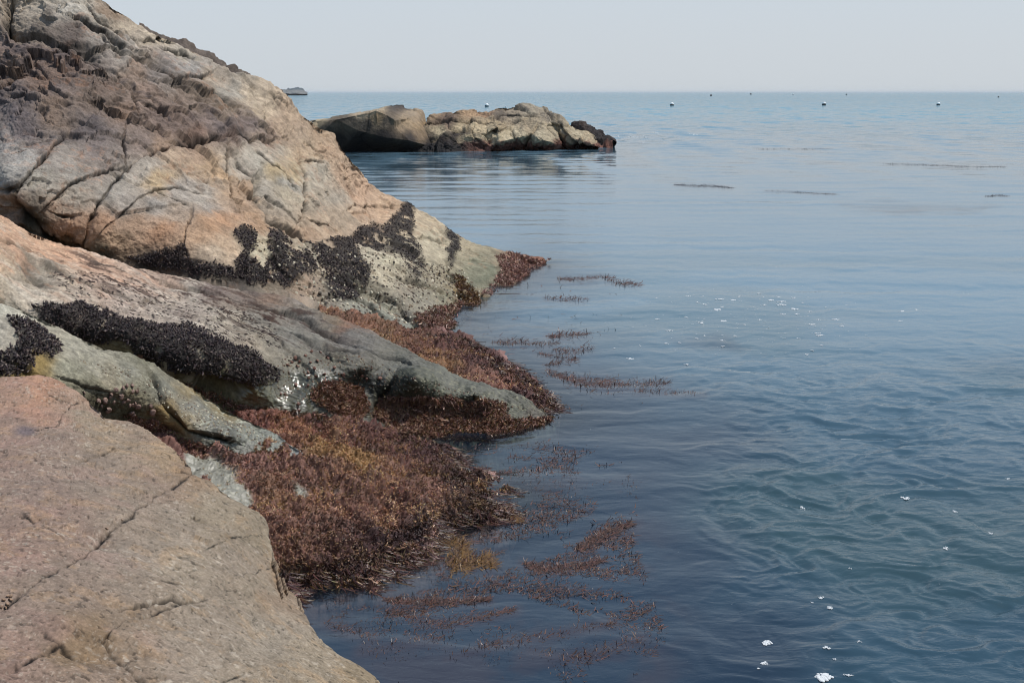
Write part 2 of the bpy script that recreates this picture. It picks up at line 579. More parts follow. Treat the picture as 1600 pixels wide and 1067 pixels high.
h = 0.13 * fbm(Pn, 0.5, 3, 0.5, 1)
h += (0.12 * W1[3] + 0.05 * (W1[2] - 0.5)) * (0.55 + 0.35 * rough)
h += .007 * ridged(strata * np.array([1.2, 1.2, 1.0]), 3.5, 4, .6, 24)
h += (0.050 * W2[3] + 0.022 * (W2[2] - 0.5) - .022 * sstep(.10, .0, W2[1])) * (0.18 + .95 * rough + .35 * crest)
W3 = worley(Pn * np.array([5.5, 5.5, 7.5]) + (jx / 7)[..., None], 6)
h += (0.012 * W3[3] + .006 * (W3[2] - .5)) * (.25 + .6 * rough)
h += rough * 0.034 * ridged(strata * np.array([.6, .6, 1.0]), 1.5, 4, 0.5, 21) + crest * .06 * ridged(strata * np.array([.5, 1, 1]), 1.5, 4, .5, 22)
h += (0.014 + 0.008 * rough) * fbm(Pn * np.array([1, 1, 1.5]), 3.0, 4, 0.6, 31)
h += 0.0075 * fbm(Pn, 14.0, 4, 0.7, 41)
h -= rough * 0.055 * sstep(0.40, 0.54, fbm(Pb * .5, 1.7, 3, 0.5, 55))      # weathered pockets
cracks = [
 ([(20, 312), (24, 306), (30, 294), (58, 258), (81, 231), (100, 210)], 2.6, .10, .03, 9),
 ([(60, 330), (75, 320), (97, 301), (122, 282), (157, 269), (195, 262)], 2.2, .06, .025, 10),
 ([(131, 392), (133, 378), (137, 359), (148, 329), (159, 314), (174, 290), (195, 269), (225, 247), (255, 236), (277, 228), (300, 223), (345, 221)], 2.8, .10, -.03, 9),
 ([(197, 269), (195, 247), (192, 219), (195, 200), (205, 192)], 2.2, .09, 0, 8),
 ([(214, 187), (210, 160), (217, 139)], 3.5, .12, 0, 8),
 ([(150, 368), (157, 361), (187, 339), (212, 316), (240, 301), (281, 292), (320, 300)], 1.6, .035, .012, 7),
 ([(300, 330), (300, 341), (289, 369), (287, 392), (296, 412)], 1.8, .05, .02, 8),
 ([(240, 300), (265, 312), (298, 326)], 1.4, .025, .01, 6),
 ([(78, 330), (97, 338), (115, 339)], 1.6, .04, .01, 6),
 ([(334, 252), (349, 269), (358, 287), (362, 306), (375, 332), (388, 351), (392, 364)], 3.0, .14, -.03, 8),
 ([(356, 232), (356, 239), (358, 265), (359, 287)], 2.2, .09, 0, 6),
 ([(362, 236), (366, 241), (381, 261), (399, 276)], 1.7, .05, .02, 7),
 ([(403, 274), (400, 284), (402, 304), (412, 325), (431, 346), (461, 364), (490, 380)], 4.2, .22, -.07, 11),
 ([(473, 228), (476, 241), (481, 261), (484, 295), (483, 332), (467, 346), (464, 362)], 2.0, .09, .02, 8),
 ([(478, 247), (490, 248), (508, 254)], 1.5, .05, .015, 7),
 ([(478, 222), (500, 234), (512, 240)], 1.5, .04, .02, 7),
 ([(400, 234), (418, 248), (430, 256), (448, 262), (470, 290)], 1.5, .03, .015, 8),
 ([(483, 334), (500, 345), (530, 356)], 1.5, .03, .02, 7),
 ([(540, 330), (560, 318), (590, 322), (622, 330)], 1.8, .05, .02, 8),
 ([(400, 290), (425, 310), (450, 330), (470, 346)], 1.5, .03, .02, 10),
 ([(44, 58), (75, 66), (103, 75), (124, 82), (160, 78)], 5.0, .20, .10, 14),
 ([(165, 66), (169, 69), (206, 88), (232, 97), (253, 112), (272, 129), (290, 140)], 3.2, .16, .08, 12),
 ([(105, 36), (135, 44), (160, 58), (190, 74), (225, 92)], 2.2, .06, .05, 9),
 ([(225, 68), (255, 72), (285, 82), (310, 92)], 2.2, .08, .04, 8),
 ([(16, 2), (13, 15), (10, 40), (15, 62)], 5.0, .18, -.10, 14),
 ([(276, 222), (282, 221), (316, 223), (346, 210), (380, 206), (395, 214), (429, 210)], 3.6, .15, .09, 13),
 ([(310, 148), (320, 152), (339, 145), (357, 164), (380, 170)], 3.4, .13, .07, 11),
 ([(0, 148), (20, 130), (45, 118), (62, 124)], 3.2, .06, .04, 12),
 ([(280, 130), (310, 126), (330, 112)], 2.2, .07, .04, 10),
 ([(130, 8), (140, 20), (150, 36), (170, 44), (185, 62)], 3.0, .10, .05, 10),
 ([(225, 160), (255, 172), (262, 175), (250, 185), (225, 196)], 1.8, .05, .02, 7),
 ([(0, 296), (20, 296), (34, 290)], 4.0, .10, .05, 8),
 ([(0, 322), (30, 326), (60, 345), (78, 372), (130, 392)], 7.0, .20, .04, 14),
 ([(610, 430), (640, 440), (680, 452), (720, 470)], 3.0, .06, .03, 10),
 ([(560, 440), (600, 455), (630, 470), (655, 505)], 4.0, .08, .04, 12),
 ([(640, 378), (662, 380), (690, 386)], 1.8, .05, .02, 8),
 ([(700, 420), (715, 440), (725, 470), (735, 490)], 4.0, .10, .03, 10),
 ([(500, 470), (540, 462), (580, 470), (620, 500)], 3.0, .06, .03, 10),
]
kx = jx * .22 + 1.6 * fbm(Pn, 7, 3, .6, 13)
ky = jy * .22 + 1.6 * fbm(Pn, 7, 3, .6, 14)
groove = carve(X, Y, h, cracks, 1.0, (kx, ky), np.clip(1 + 1.1 * fbm(Pn, 2.6, 3, .6, 15), .55, 2.2))
for x, y, r, dp in [(110, 124, 6, .16), (154, 126, 5, .13), (186, 117, 6.5, .16), (184, 158, 5.5, .15), (107, 173, 5, .12), (69, 178, 5, .12), (195, 131, 5, .1), (272, 150, 5, .1), (50, 146, 5, .1), (64, 152, 5, .1), (205, 97, 4, .1), (20, 110, 5, .07), (5, 124, 5, .07), (140, 110, 5, .1), (250, 172, 5, .1), (340, 190, 5, .08), (118, 54, 4, .08), (70, 46, 6, .1)]:
    q = np.exp(-(((X + jx * .6 - x) / (1.35 * r)) ** 2 + ((Y + jy * .6 - y) / (0.8 * r)) ** 2))
    h -= dp * q
bed = np.zeros(X.shape)
for k, poly, _l in BEDS:
    if k == "hill":
        bed = np.maximum(bed, polymask(X + jx * .5, Y + jy * .5, poly, 5))
bed *= sstep(-.62, -.25, fbm(Pn, 3.2, 4, .65, 120))
h += bed * 0.02
MASK = {'hill': bed}
anc = [(10, 5, (178, 160, 138)), (70, 8, (172, 160, 142)), (120, 10, (178, 168, 152)), (100, 30, (176, 168, 154)), (170, 20, (150, 128, 106)), (150, 38, (168, 158, 142)), (200, 45, (176, 160, 138)), (240, 60, (182, 166, 144)), (35, 45, (150, 136, 118)), (60, 52, (124, 112, 100)), (110, 65, (104, 92, 84)), (85, 60, (116, 104, 94)), (150, 75, (150, 140, 128)), (190, 80, (160, 150, 138)),
       (20, 85, (122, 106, 98)), (20, 100, (126, 106, 92)), (60, 95, (124, 104, 92)), (110, 100, (112, 94, 84)), (70, 130, (122, 100, 86)), (20, 125, (126, 104, 88)), (150, 95, (112, 98, 90)), (170, 130, (118, 100, 88)), (220, 110, (136, 116, 100)), (255, 105, (138, 128, 120)), (230, 140, (130, 110, 96)), (100, 150, (112, 98, 90)), (30, 160, (110, 98, 92)), (150, 165, (116, 100, 88)), (90, 175, (126, 106, 90)), (30, 195, (104, 94, 92)), (250, 180, (118, 100, 90)), (200, 180, (128, 106, 90)), (150, 205, (106, 96, 92)),
       (290, 80, (176, 164, 146)), (300, 110, (152, 146, 138)), (330, 125, (164, 148, 128)), (360, 140, (160, 152, 138)), (320, 145, (130, 112, 96)), (280, 150, (128, 110, 96)), (390, 150, (184, 166, 142)), (410, 170, (182, 162, 136)), (450, 190, (176, 152, 126)), (500, 215, (166, 142, 116)), (345, 175, (142, 124, 106)), (300, 185, (118, 102, 94)), (340, 195, (112, 100, 96)), (390, 190, (118, 104, 98)), (310, 212, (122, 98, 84)), (360, 205, (116, 96, 86)), (430, 200, (140, 118, 102)), (260, 205, (118, 100, 90)),
       (15, 230, (148, 140, 132)), (30, 250, (160, 154, 144)), (15, 280, (156, 150, 140)), (60, 220, (120, 108, 100)), (90, 250, (150, 140, 128)), (110, 270, (154, 146, 134)), (60, 290, (152, 144, 130)), (150, 225, (122, 110, 104)), (170, 250, (134, 122, 112)), (140, 262, (138, 126, 114)), (220, 225, (128, 112, 102)), (250, 235, (158, 132, 110)), (300, 245, (164, 138, 114)), (270, 255, (168, 146, 122)), (320, 260, (172, 146, 116)),
       (120, 305, (160, 148, 132)), (100, 325, (166, 142, 120)), (170, 300, (154, 146, 134)), (200, 280, (164, 154, 140)), (230, 270, (166, 156, 142)), (250, 285, (180, 156, 122)), (190, 320, (152, 142, 130)), (240, 320, (152, 144, 134)), (290, 300, (160, 150, 138)), (320, 310, (164, 154, 140)), (330, 330, (158, 148, 136)), (110, 350, (176, 138, 108)), (160, 350, (172, 136, 108)), (220, 350, (170, 140, 114)), (280, 345, (164, 144, 124)), (250, 370, (178, 138, 106)), (180, 380, (176, 146, 116)), (320, 365, (174, 138, 106)), (345, 350, (174, 136, 104)), (300, 390, (178, 146, 116)), (340, 395, (184, 158, 130)), (320, 412, (180, 160, 136)),
       (345, 275, (176, 146, 112)), (390, 250, (172, 162, 146)), (380, 265, (164, 152, 136)), (410, 255, (172, 164, 148)), (430, 240, (178, 166, 148)), (370, 300, (168, 140, 112)), (385, 320, (162, 134, 108)), (400, 345, (170, 138, 108)), (415, 290, (170, 160, 144)), (430, 310, (168, 156, 138)), (440, 330, (160, 144, 124)), (455, 300, (176, 162, 138)), (440, 262, (178, 156, 118)), (465, 265, (178, 158, 124)), (460, 280, (168, 162, 150)), (480, 240, (178, 154, 126)), (500, 270, (172, 162, 144)), (510, 240, (176, 148, 120)), (540, 270, (184, 154, 126)), (555, 295, (188, 156, 128)), (520, 310, (168, 156, 138)), (500, 340, (170, 150, 126)), (540, 340, (162, 144, 122)), (570, 330, (186, 156, 128)), (480, 360, (178, 148, 120)), (520, 360, (174, 150, 124)), (600, 335, (188, 158, 128)), (560, 355, (170, 148, 124)),
       (405, 390, (190, 178, 150)), (400, 410, (188, 176, 150)), (450, 380, (176, 160, 136)), (485, 395, (182, 168, 144)), (580, 400, (184, 172, 148)), (610, 410, (182, 172, 146)), (600, 430, (172, 160, 136)), (640, 360, (176, 158, 130)), (665, 355, (184, 166, 138)), (670, 385, (180, 168, 142)), (690, 400, (178, 166, 140)), (650, 400, (182, 168, 142)), (680, 430, (146, 136, 114)), (640, 450, (150, 138, 118)), (660, 460, (140, 132, 112)), (700, 465, (132, 128, 106)), (560, 480, (124, 120, 102)), (600, 480, (122, 120, 102)), (640, 500, (114, 112, 96)), (700, 485, (136, 132, 112)), (540, 450, (128, 124, 106)), (730, 390, (170, 156, 128)), (740, 410, (134, 132, 110)), (760, 430, (116, 118, 98)), (730, 440, (120, 122, 104)), (780, 415, (148, 138, 114)), (770, 445, (128, 124, 104)), (715, 450, (132, 104, 58)), (732, 470, (120, 92, 52)), (800, 410, (150, 116, 96)), (830, 410, (138, 96, 78)), (800, 430, (132, 92, 74)), (740, 480, (116, 78, 58)), (690, 505, (122, 84, 68)), (670, 515, (120, 84, 68)), (470, 455, (150, 128, 106)), (430, 455, (120, 106, 88)), (500, 470, (128, 116, 98)), (360, 450, (70, 62, 54)), (300, 435, (60, 54, 48)), (230, 420, (62, 56, 48)), (160, 400, (70, 64, 50)), (90, 375, (74, 68, 48)), (50, 345, (58, 54, 40)), (20, 325, (150, 126, 104)), (60, 340, (60, 54, 42))]
wx = X + jx * 2.0 + 3 * fbm(Pn, 9, 2, .5, 77)
wy = Y + jy * 1.6 + 3 * fbm(Pn, 9, 2, .5, 78)
c = anchors_rgb(wx, wy, anc) * GAIN
Pg0 = Pn @ np.array([[.4, 0, .3], [0, .5, 0], [.6, 0, 1.8]])
# orange lichen and iron speckle on the tan blocks, dark varnish on the upper shelf, as pigment patches
spk = sstep(0.15, 0.6, fbm(Pn, 7.0, 4, 0.7, 91))
rust = spk * sstep(0.0, 0.4, fbm(Pn, 0.9, 3, 0.5, 95)) * 0.22
c = c * (1 - rust[..., None]) + rust[..., None] * lin((176, 122, 84)) * GAIN
varn = sstep(0.1, 0.5, fbm(Pn, 1.6, 4, 0.65, 99)) * upper * rough * 0.62
c = c * (1 - varn[..., None]) + varn[..., None] * lin((84, 76, 76)) * GAIN
c *= (1 + .12 * fbm(Pg0, 5, 3, .6, 102))[..., None]
c *= (1 - 0.70 * groove * np.clip(.75 + fbm(Pn, 3.3, 3, .6, 103), .15, 1))[..., None]            # shade in the cracks and under the ledges, painted into the rock colour
c = c * (1 - 0.93 * bed[..., None]) + 0.93 * bed[..., None] * lin((34, 30, 30))
wet = sstep(430, 500, Y + jy * 2) * 0.55 * (1 - bed)
finish_rock("rock_hill", "hill", A, X, Y, vis, h * np.clip(vis * 1.5, 0.1, 1), c, wet, M_ROCK, "tall cracked tan and grey rock hill rising to the upper left corner", "rock", None, (.010 + .007 * rough + .004 * crest, 6.0))

# dark crest of rock just behind the hill
top = [(215, 40), (262, 60), (300, 76), (330, 88), (345, 97), (352, 110), (358, 104), (380, 112), (405, 126), (434, 143), (450, 165)]
bot = [(215, 200), (300, 210), (400, 220), (450, 230)]
A, X, Y, vis = rock_grid(top, bot, [(215, 40, 0, 29), (330, 88, 0, 29.5), (434, 143, 0, 31), (450, 165, 0, 31), (215, 200, 0, 27), (450, 230, 0, 29), (330, 205, 0, 27)], 220, 60, back=(3, 2))
h = 0.14 * fbm(A, 1.2, 5, 0.6, 3) + 0.08 * ridged(A, 1.5, 4, .6, 9)
c = lin((92, 82, 74))[None, None] * (1 + 0.3 * fbm(A, 3, 4, .7, 5))[..., None] * np.ones(X.shape + (1,))
finish_rock("dark_rock_crest", "crest", A, X, Y, vis, h, c, X * 0, M_ROCK, "dark rough rock crest peeping over the back of the hill", "rock")

# ------------------------------------------------------------------ middle ridge with the wet nose
top = [(-70, 300), (0, 336), (50, 362), (100, 386), (180, 410), (250, 430), (330, 444), (400, 456), (470, 474), (520, 494), (570, 520), (610, 540), (650, 563), (700, 582), (745, 598), (790, 612), (830, 630), (862, 646), (874, 655)]
bot = [(-70, 520), (0, 530), (60, 540), (110, 548), (160, 562), (215, 585), (260, 605), (330, 632), (400, 646), (470, 655), (560, 664), (640, 680), (700, 686), (760, 688), (820, 676), (874, 656)]
ctrl = [(-70, 305, 1.85), (0, 337, 1.72), (100, 386, 1.36), (250, 430, 1.0), (400, 456, .78), (470, 474, .66), (560, 515, .53), (640, 558, .44), (740, 597, .33), (830, 630, .14), (874, 655, -.02),
        (0, 400, 1.6), (100, 435, 1.36), (200, 462, 1.16), (300, 486, 1.0), (400, 510, .86), (480, 535, .76), (560, 562, .66), (650, 590, .52), (740, 612, .34),
        (-70, 455, 1.5), (0, 466, 1.42), (100, 478, 1.34), (200, 500, 1.2), (300, 523, 1.05), (400, 560, .85), (470, 590, .60), (560, 598, .45), (650, 620, .30), (740, 640, .14),
        (-70, 520, 1.1), (0, 530, 1.1), (110, 548, .95), (215, 585, .74), (330, 632, .52), (400, 645, .40), (500, 657, .27), (560, 664, .2), (640, 680, .05), (700, 686, -.02), (760, 688, -.02), (820, 676, -.02), (440, 600, .584), (410, 620, .535), (470, 625, .467), (500, 632, .40), (600, 640, .2)]
A, X, Y, vis = rock_grid(top, bot, ctrl, 760, 300, back=(1.2, 0.4), skirt=(0.5, 0.6))
Pn = A.copy()
jx = fbm(Pn, 2.0, 4, 0.6, 11) * 6
jy = fbm(Pn, 2.0, 4, 0.6, 17) * 6
al = np.array([0.78, -0.55, -0.2])             # the grain runs down the ridge towards the sea
al /= np.linalg.norm(al)
t_al = (Pn * al).sum(-1)
Pg = Pn - al * (t_al * 0.78)[..., None]
h = 0.06 * fbm(Pn, 0.9, 3, .5, 1) + 0.035 * fbm(Pg, 3.2, 4, .55, 7) + 0.010 * fbm(Pn, 9, 4, .6, 9) + 0.003 * fbm(Pn, 40, 2, .6, 13)
W2 = worley(Pg * 2.6, 9)
h += 0.02 * W2[3] + .004 * fbm(Pg, 22, 3, .65, 15)
cracks = [
 ([(250, 440), (320, 458), (400, 476), (470, 498), (560, 540), (640, 574)], 2.6, .03, .02, 8),
 ([(390, 500), (450, 520), (500, 540), (560, 556)], 2.2, .035, .015, 7),
 ([(330, 500), (360, 504), (410, 524)], 1.8, .02, .01, 6),
 ([(0, 378), (60, 402), (130, 430)], 2.4, .03, .02, 8), ([(70, 420), (140, 448), (210, 470), (290, 485)], 2.0, .03, .015, 8),
 ([(505, 540), (520, 560), (540, 566)], 3, .05, .01, 8), ([(620, 590), (600, 620), (590, 650)], 6, .07, .02, 14), ([(740, 615), (750, 640), (760, 670)], 4, .05, .0, 8),
 ([(35, 405), (60, 430), (75, 440)], 8, .05, .0, 8),
]
groove = carve(X, Y, h, cracks, 1.0, (jx * .4, jy * .4))
# hollow under the overhanging mussels, with the greenish floor
h -= 0.20 * polymask(X, Y, [(290, 588), (340, 592), (385, 602), (395, 612), (380, 624), (350, 626), (310, 616)], 9)
bed = np.zeros(X.shape)
for k, poly, _l in BEDS:
    if k == "ridge":
        bed = np.maximum(bed, polymask(X + jx * .5, Y + jy * .5, poly, 6))
bed *= sstep(-.60, -.22, fbm(Pn, 5.0, 4, .65, 120))
h += bed * 0.02
MASK['ridge'] = bed
anc = [(0, 350, (186, 154, 126)), (30, 360, (192, 160, 132)), (0, 375, (190, 154, 124)), (60, 385, (194, 158, 128)), (100, 405, (196, 158, 128)), (150, 420, (190, 156, 130)), (180, 430, (182, 150, 126)), (40, 420, (150, 138, 120)), (70, 430, (142, 132, 116)), (20, 440, (170, 156, 134)), (5, 420, (180, 158, 132)), (100, 450, (176, 160, 140)), (60, 465, (182, 168, 148)), (30, 462, (184, 170, 150)), (130, 465, (178, 164, 146)), (160, 450, (170, 148, 130)), (200, 470, (172, 156, 140)), (230, 450, (172, 150, 132)), (250, 480, (168, 154, 138)), (290, 455, (178, 166, 150)), (270, 440, (166, 142, 122)), (320, 480, (166, 154, 138)), (330, 458, (120, 104, 96)), (380, 470, (128, 114, 104)), (420, 465, (140, 118, 102)), (350, 500, (172, 162, 146)), (390, 540, (168, 158, 142)), (300, 500, (156, 142, 128)),
       (430, 490, (130, 124, 116)), (480, 500, (124, 120, 114)), (400, 500, (136, 132, 124)), (450, 520, (134, 132, 124)), (500, 525, (138, 136, 128)), (540, 530, (126, 124, 120)), (560, 545, (140, 138, 132)), (420, 545, (146, 140, 126)), (470, 555, (142, 138, 124)), (520, 560, (124, 120, 104)), (590, 560, (128, 126, 116)), (640, 575, (126, 126, 116)), (700, 592, (120, 122, 110)), (760, 612, (116, 118, 106)), (440, 600, (116, 112, 92)), (480, 590, (92, 92, 74)), (540, 590, (66, 68, 54)), (500, 620, (86, 86, 68)), (560, 610, (48, 52, 40)), (590, 600, (44, 46, 36)), (640, 600, (76, 80, 62)), (680, 610, (86, 90, 72)), (720, 630, (88, 92, 74)), (800, 640, (84, 88, 72)), (830, 650, (100, 94, 82)), (410, 620, (104, 104, 84)), (430, 635, (120, 118, 98)), (600, 640, (78, 74, 62)), (660, 650, (80, 70, 58)), (750, 660, (110, 100, 84)), (300, 600, (88, 82, 60)), (350, 605, (98, 90, 62)), (390, 618, (104, 96, 64)), (170, 555, (130, 124, 104)), (200, 550, (140, 134, 112)), (230, 570, (100, 96, 74)), (240, 590, (120, 104, 78)), (60, 520, (90, 84, 72)), (0, 490, (80, 76, 58)), (540, 510, (150, 110, 86)), (520, 498, (140, 122, 98)), (400, 460, (96, 84, 76))]
wx = X + jx * 2 + fbm(Pg, 5, 3, .6, 71) * 8
wy = Y + jy * 1.5 + fbm(Pg, 5, 3, .6, 72) * 6
c = anchors_rgb(wx, wy, anc) * GAIN
orange = sstep(.05, .5, fbm(Pg, 6.5, 4, .65, 81)) * sstep(330, 200, X + jx * 3) * sstep(500, 430, Y) * 0.55
c = c * (1 - orange[..., None]) + orange[..., None] * lin((186, 146, 118)) * GAIN
white = sstep(.15, .55, fbm(Pg, 4.5, 4, .6, 85)) * sstep(420, 300, X) * 0.35
c = c * (1 - white[..., None]) + white[..., None] * lin((204, 192, 174)) * GAIN
streak = sstep(.12, .42, fbm(Pg * np.array([1, 1, 1]), 8.0, 3, .6, 88)) * np.exp(-((Y - (400 + 0.27 * (X - 60))) / 42.0) ** 2) * sstep(40, 140, X) * sstep(600, 460, X) * .95
c = c * (1 - streak[..., None]) + streak[..., None] * lin((74, 56, 48)) * GAIN
barn = sstep(.25, .5, fbm(Pn, 26, 2, .6, 94)) * sstep(500, 640, X) * sstep(560, 600, Y) * .4
c = c * (1 - barn[..., None]) + barn[..., None] * lin((184, 184, 160)) * GAIN
c *= (1 + 0.16 * fbm(Pn, 14, 4, 0.75, 101))[..., None]
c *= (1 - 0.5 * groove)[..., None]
c = c * (1 - 0.94 * bed[..., None]) + 0.94 * bed[..., None] * lin((32, 28, 28))
wet = sstep(360, 470, X + jx * 3) * sstep(480, 560, Y + .1 * (X - 300)) * 0.42 + 1.0 * np.exp(-((X - 450) / 80) ** 2 - ((Y - 605) / 30) ** 2)
wet += .55 * np.exp(-((X - 400) / 22) ** 2 - ((Y - 628) / 12) ** 2)
wet *= (1 - bed) * (1 - .6 * barn)
mid_ = (sstep(300, 400, X + jx * 5) * sstep(445, 475, Y - .12 * (X - 400) + jy * 3))[..., None]
c = c * (1 - mid_ + mid_ * np.array([.90, .85, .78]))
wet *= 1 - .45 * mid_[..., 0] * sstep(585, 560, Y)
c = c * (1 - .26 * sstep(400, 500, X + jx * 4) * sstep(500, 560, Y + .1 * (X - 300)))[..., None]
finish_rock("rock_ridge", "ridge", A, X, Y, vis, h * np.clip(vis + .3, 0, 1), c, wet, M_ROCK, "long pale rock ridge sloping from the left edge to a wet green nose", "rock", None, (.010, 12.0))

# ------------------------------------------------------------------ low rounded step in front of the ridge
top = [(-70, 450), (0, 474), (40, 486), (80, 503), (115, 524), (150, 538), (200, 556), (250, 580), (300, 606), (350, 632), (400, 658), (440, 682), (474, 704)]
bot = [(-70, 690), (0, 680), (80, 670), (150, 672), (220, 690), (290, 702), (350, 712), (410, 716), (474, 710)]
ctrl = [(-70, 450, 1.6), (0, 475, 1.5), (80, 503, 1.33), (150, 538, 1.15), (250, 580, .9), (330, 622, .64), (400, 658, .48), (474, 705, .33), (-70, 690, .9), (0, 680, .9), (150, 672, .65), (250, 692, .42), (350, 712, .33), (474, 712, .31), (0, 540, 1.36), (100, 560, 1.2), (150, 600, 1.02), (200, 600, .95), (250, 640, .72), (350, 680, .48), (300, 640, .66), (100, 620, 1.0), (0, 600, 1.2)]
A, X, Y, vis = rock_grid(top, bot, ctrl, 560, 220, back=(0.9, 0.2), skirt=(0.3, 0.5))
Pn = A.copy()
jx = fbm(Pn, 2.4, 4, 0.6, 11) * 6
jy = fbm(Pn, 2.4, 4, 0.6, 17) * 6
Pg = Pn - al * ((Pn * al).sum(-1) * 0.8)[..., None]
h = 0.05 * fbm(Pn, 1.2, 3, .5, 4) + 0.02 * fbm(Pg, 4, 4, .55, 8) + 0.007 * fbm(Pn, 14, 4, .6, 9)
cracks = [([(235, 590), (255, 625), (275, 650), (292, 672), (330, 680), (360, 690)], 3, .05, .03, 10), ([(100, 590), (130, 600), (180, 612)], 2, .03, .01, 8), ([(0, 560), (40, 575), (60, 582)], 2.5, .03, .02, 8)]
groove = carve(X, Y, h, cracks, 1, (jx * .4, jy * .4))
h -= 0.045 * polymask(X, Y, [(130, 602), (170, 612), (230, 628), (250, 650), (280, 680), (230, 680), (170, 660)], 12)
bed = np.zeros(X.shape)
for k, poly, _l in BEDS:
    if k == "step":
        bed = np.maximum(bed, polymask(X + jx * .4, Y + jy * .4, poly, 6))
bed *= sstep(-.65, -.3, fbm(Pn, 5.0, 4, .65, 120))
h += bed * 0.03
MASK['step'] = bed
anc = [(0, 480, (176, 170, 152)), (40, 495, (170, 164, 146)), (0, 520, (160, 152, 136)), (20, 535, (158, 150, 134)), (80, 515, (160, 152, 132)), (120, 545, (158, 152, 134)), (150, 560, (154, 148, 130)), (110, 575, (142, 138, 118)), (40, 580, (140, 116, 66)), (60, 572, (144, 122, 74)), (170, 590, (146, 136, 114)), (140, 600, (128, 122, 100)), (200, 580, (140, 136, 120)), (200, 610, (122, 112, 86)), (230, 600, (126, 122, 104)), (260, 615, (122, 120, 106)), (300, 630, (114, 112, 100)), (260, 640, (134, 110, 66)), (280, 660, (134, 112, 70)), (330, 655, (108, 106, 92)), (380, 675, (112, 112, 98)), (430, 690, (122, 122, 108)), (460, 702, (150, 152, 144)), (340, 690, (74, 72, 56)), (400, 705, (84, 82, 66)), (200, 650, (92, 86, 62)), (240, 670, (104, 96, 72)), (150, 630, (70, 64, 46)), (230, 560, (116, 112, 92)), (300, 612, (134, 116, 78)), (350, 638, (128, 112, 76))]
c = anchors_rgb(X + jx * 2, Y + jy * 1.6, anc) * GAIN
barn = sstep(.25, .5, fbm(Pn, 30, 2, .6, 94)) * sstep(270, 330, X) * .6
c = c * (1 - barn[..., None]) + barn[..., None] * lin((176, 176, 156)) * GAIN
c *= (1 + 0.2 * fbm(Pn, 16, 4, 0.75, 101))[..., None]
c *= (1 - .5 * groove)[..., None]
c = c * (1 - 0.94 * bed[..., None]) + 0.94 * bed[..., None] * lin((32, 28, 28))
wet = sstep(220, 330, X + jx * 3) * .6 * (1 - .5 * barn)
finish_rock("rock_step", "step", A, X, Y, vis, h * np.clip(vis + .3, 0, 1), c, wet, M_ROCK, "low rounded olive grey rock between the foreground slab and the ridge", "rock", None, (.007, 15.0))

# ------------------------------------------------------------------ seaweed shelves
def shelf(name, key, top, bot, ctrl, anc, ns, nt_, label, back, skirt, nopatch):
    A, X, Y, vis = rock_grid(top, bot, ctrl, ns, nt_, back=back, skirt=skirt)
    Pn = A.copy()
    jx = fbm(Pn, 3, 3, .6, 11) * 8
    jy = fbm(Pn, 3, 3, .6, 17) * 8
    lump = fbm(Pn, 2.2, 4, .6, 3)
    h = 0.085 * lump + 0.06 * fbm(Pn, 6, 4, .65, 5) + 0.012 * fbm(Pn, 30, 3, .6, 6)
    bare = np.zeros(X.shape)
    for p in nopatch:
        bare = np.maximum(bare, polymask(X + jx * .6, Y + jy * .6, p, 5))
    h = h * (1 - .6 * bare)
    c = anchors_rgb(X + jx * 2.2, Y + jy * 2.2, anc) * GAIN * (1 + .4 * fbm(Pn, 18, 4, .7, 8))[..., None]
    c = c * (1 - bare[..., None]) + bare[..., None] * lin((140, 136, 120)) * GAIN * (1 + .3 * fbm(Pn, 22, 4, .7, 18))[..., None]
    under = sstep(.03, -.04, A[..., 2])[..., None]
    c = c * (1 - .8 * under) + .8 * under * lin((176, 138, 130)) * (.8 + .5 * fbm(Pn, 5, 3, .6, 31))[..., None]
    o = finish_rock(name, key, A, X, Y, vis, h * np.clip(vis + .4, 0, 1), c, 0.25 + .4 * bare, M_ROCK, label, "rock")
    ROCKS[key] = ROCKS[key] + (c, bare, lump)
    return o

LOW_ANC = [(330, 690, (132, 92, 80)), (400, 660, (110, 66, 54)), (460, 660, (122, 76, 54)), (420, 720, (120, 82, 70)), (520, 690, (140, 104, 62)), (560, 710, (150, 112, 64)), (600, 690, (92, 54, 44)), (500, 660, (96, 56, 46)), (560, 670, (84, 48, 42)), (640, 700, (80, 46, 40)), (670, 720, (72, 40, 36)), (480, 740, (116, 80, 66)), (540, 760, (112, 76, 62)), (600, 750, (118, 82, 66)), (640, 750, (128, 88, 72)), (660, 775, (126, 88, 74)), (620, 790, (100, 66, 54)), (700, 760, (70, 42, 36)), (750, 770, (84, 58, 34)), (770, 790, (88, 62, 34)), (720, 800, (60, 38, 32)), (690, 815, (120, 90, 76)), (440, 800, (124, 86, 70)), (500, 810, (128, 90, 72)), (560, 800, (110, 74, 60)), (460, 860, (120, 84, 68)), (520, 850, (100, 66, 54)), (570, 850, (62, 36, 34)), (620, 840, (60, 36, 36)), (660, 830, (58, 36, 36)), (540, 890, (64, 38, 34)), (480, 900, (104, 70, 58)), (440, 900, (84, 58, 48)), (420, 760, (118, 84, 62)), (380, 740, (124, 88, 76))]
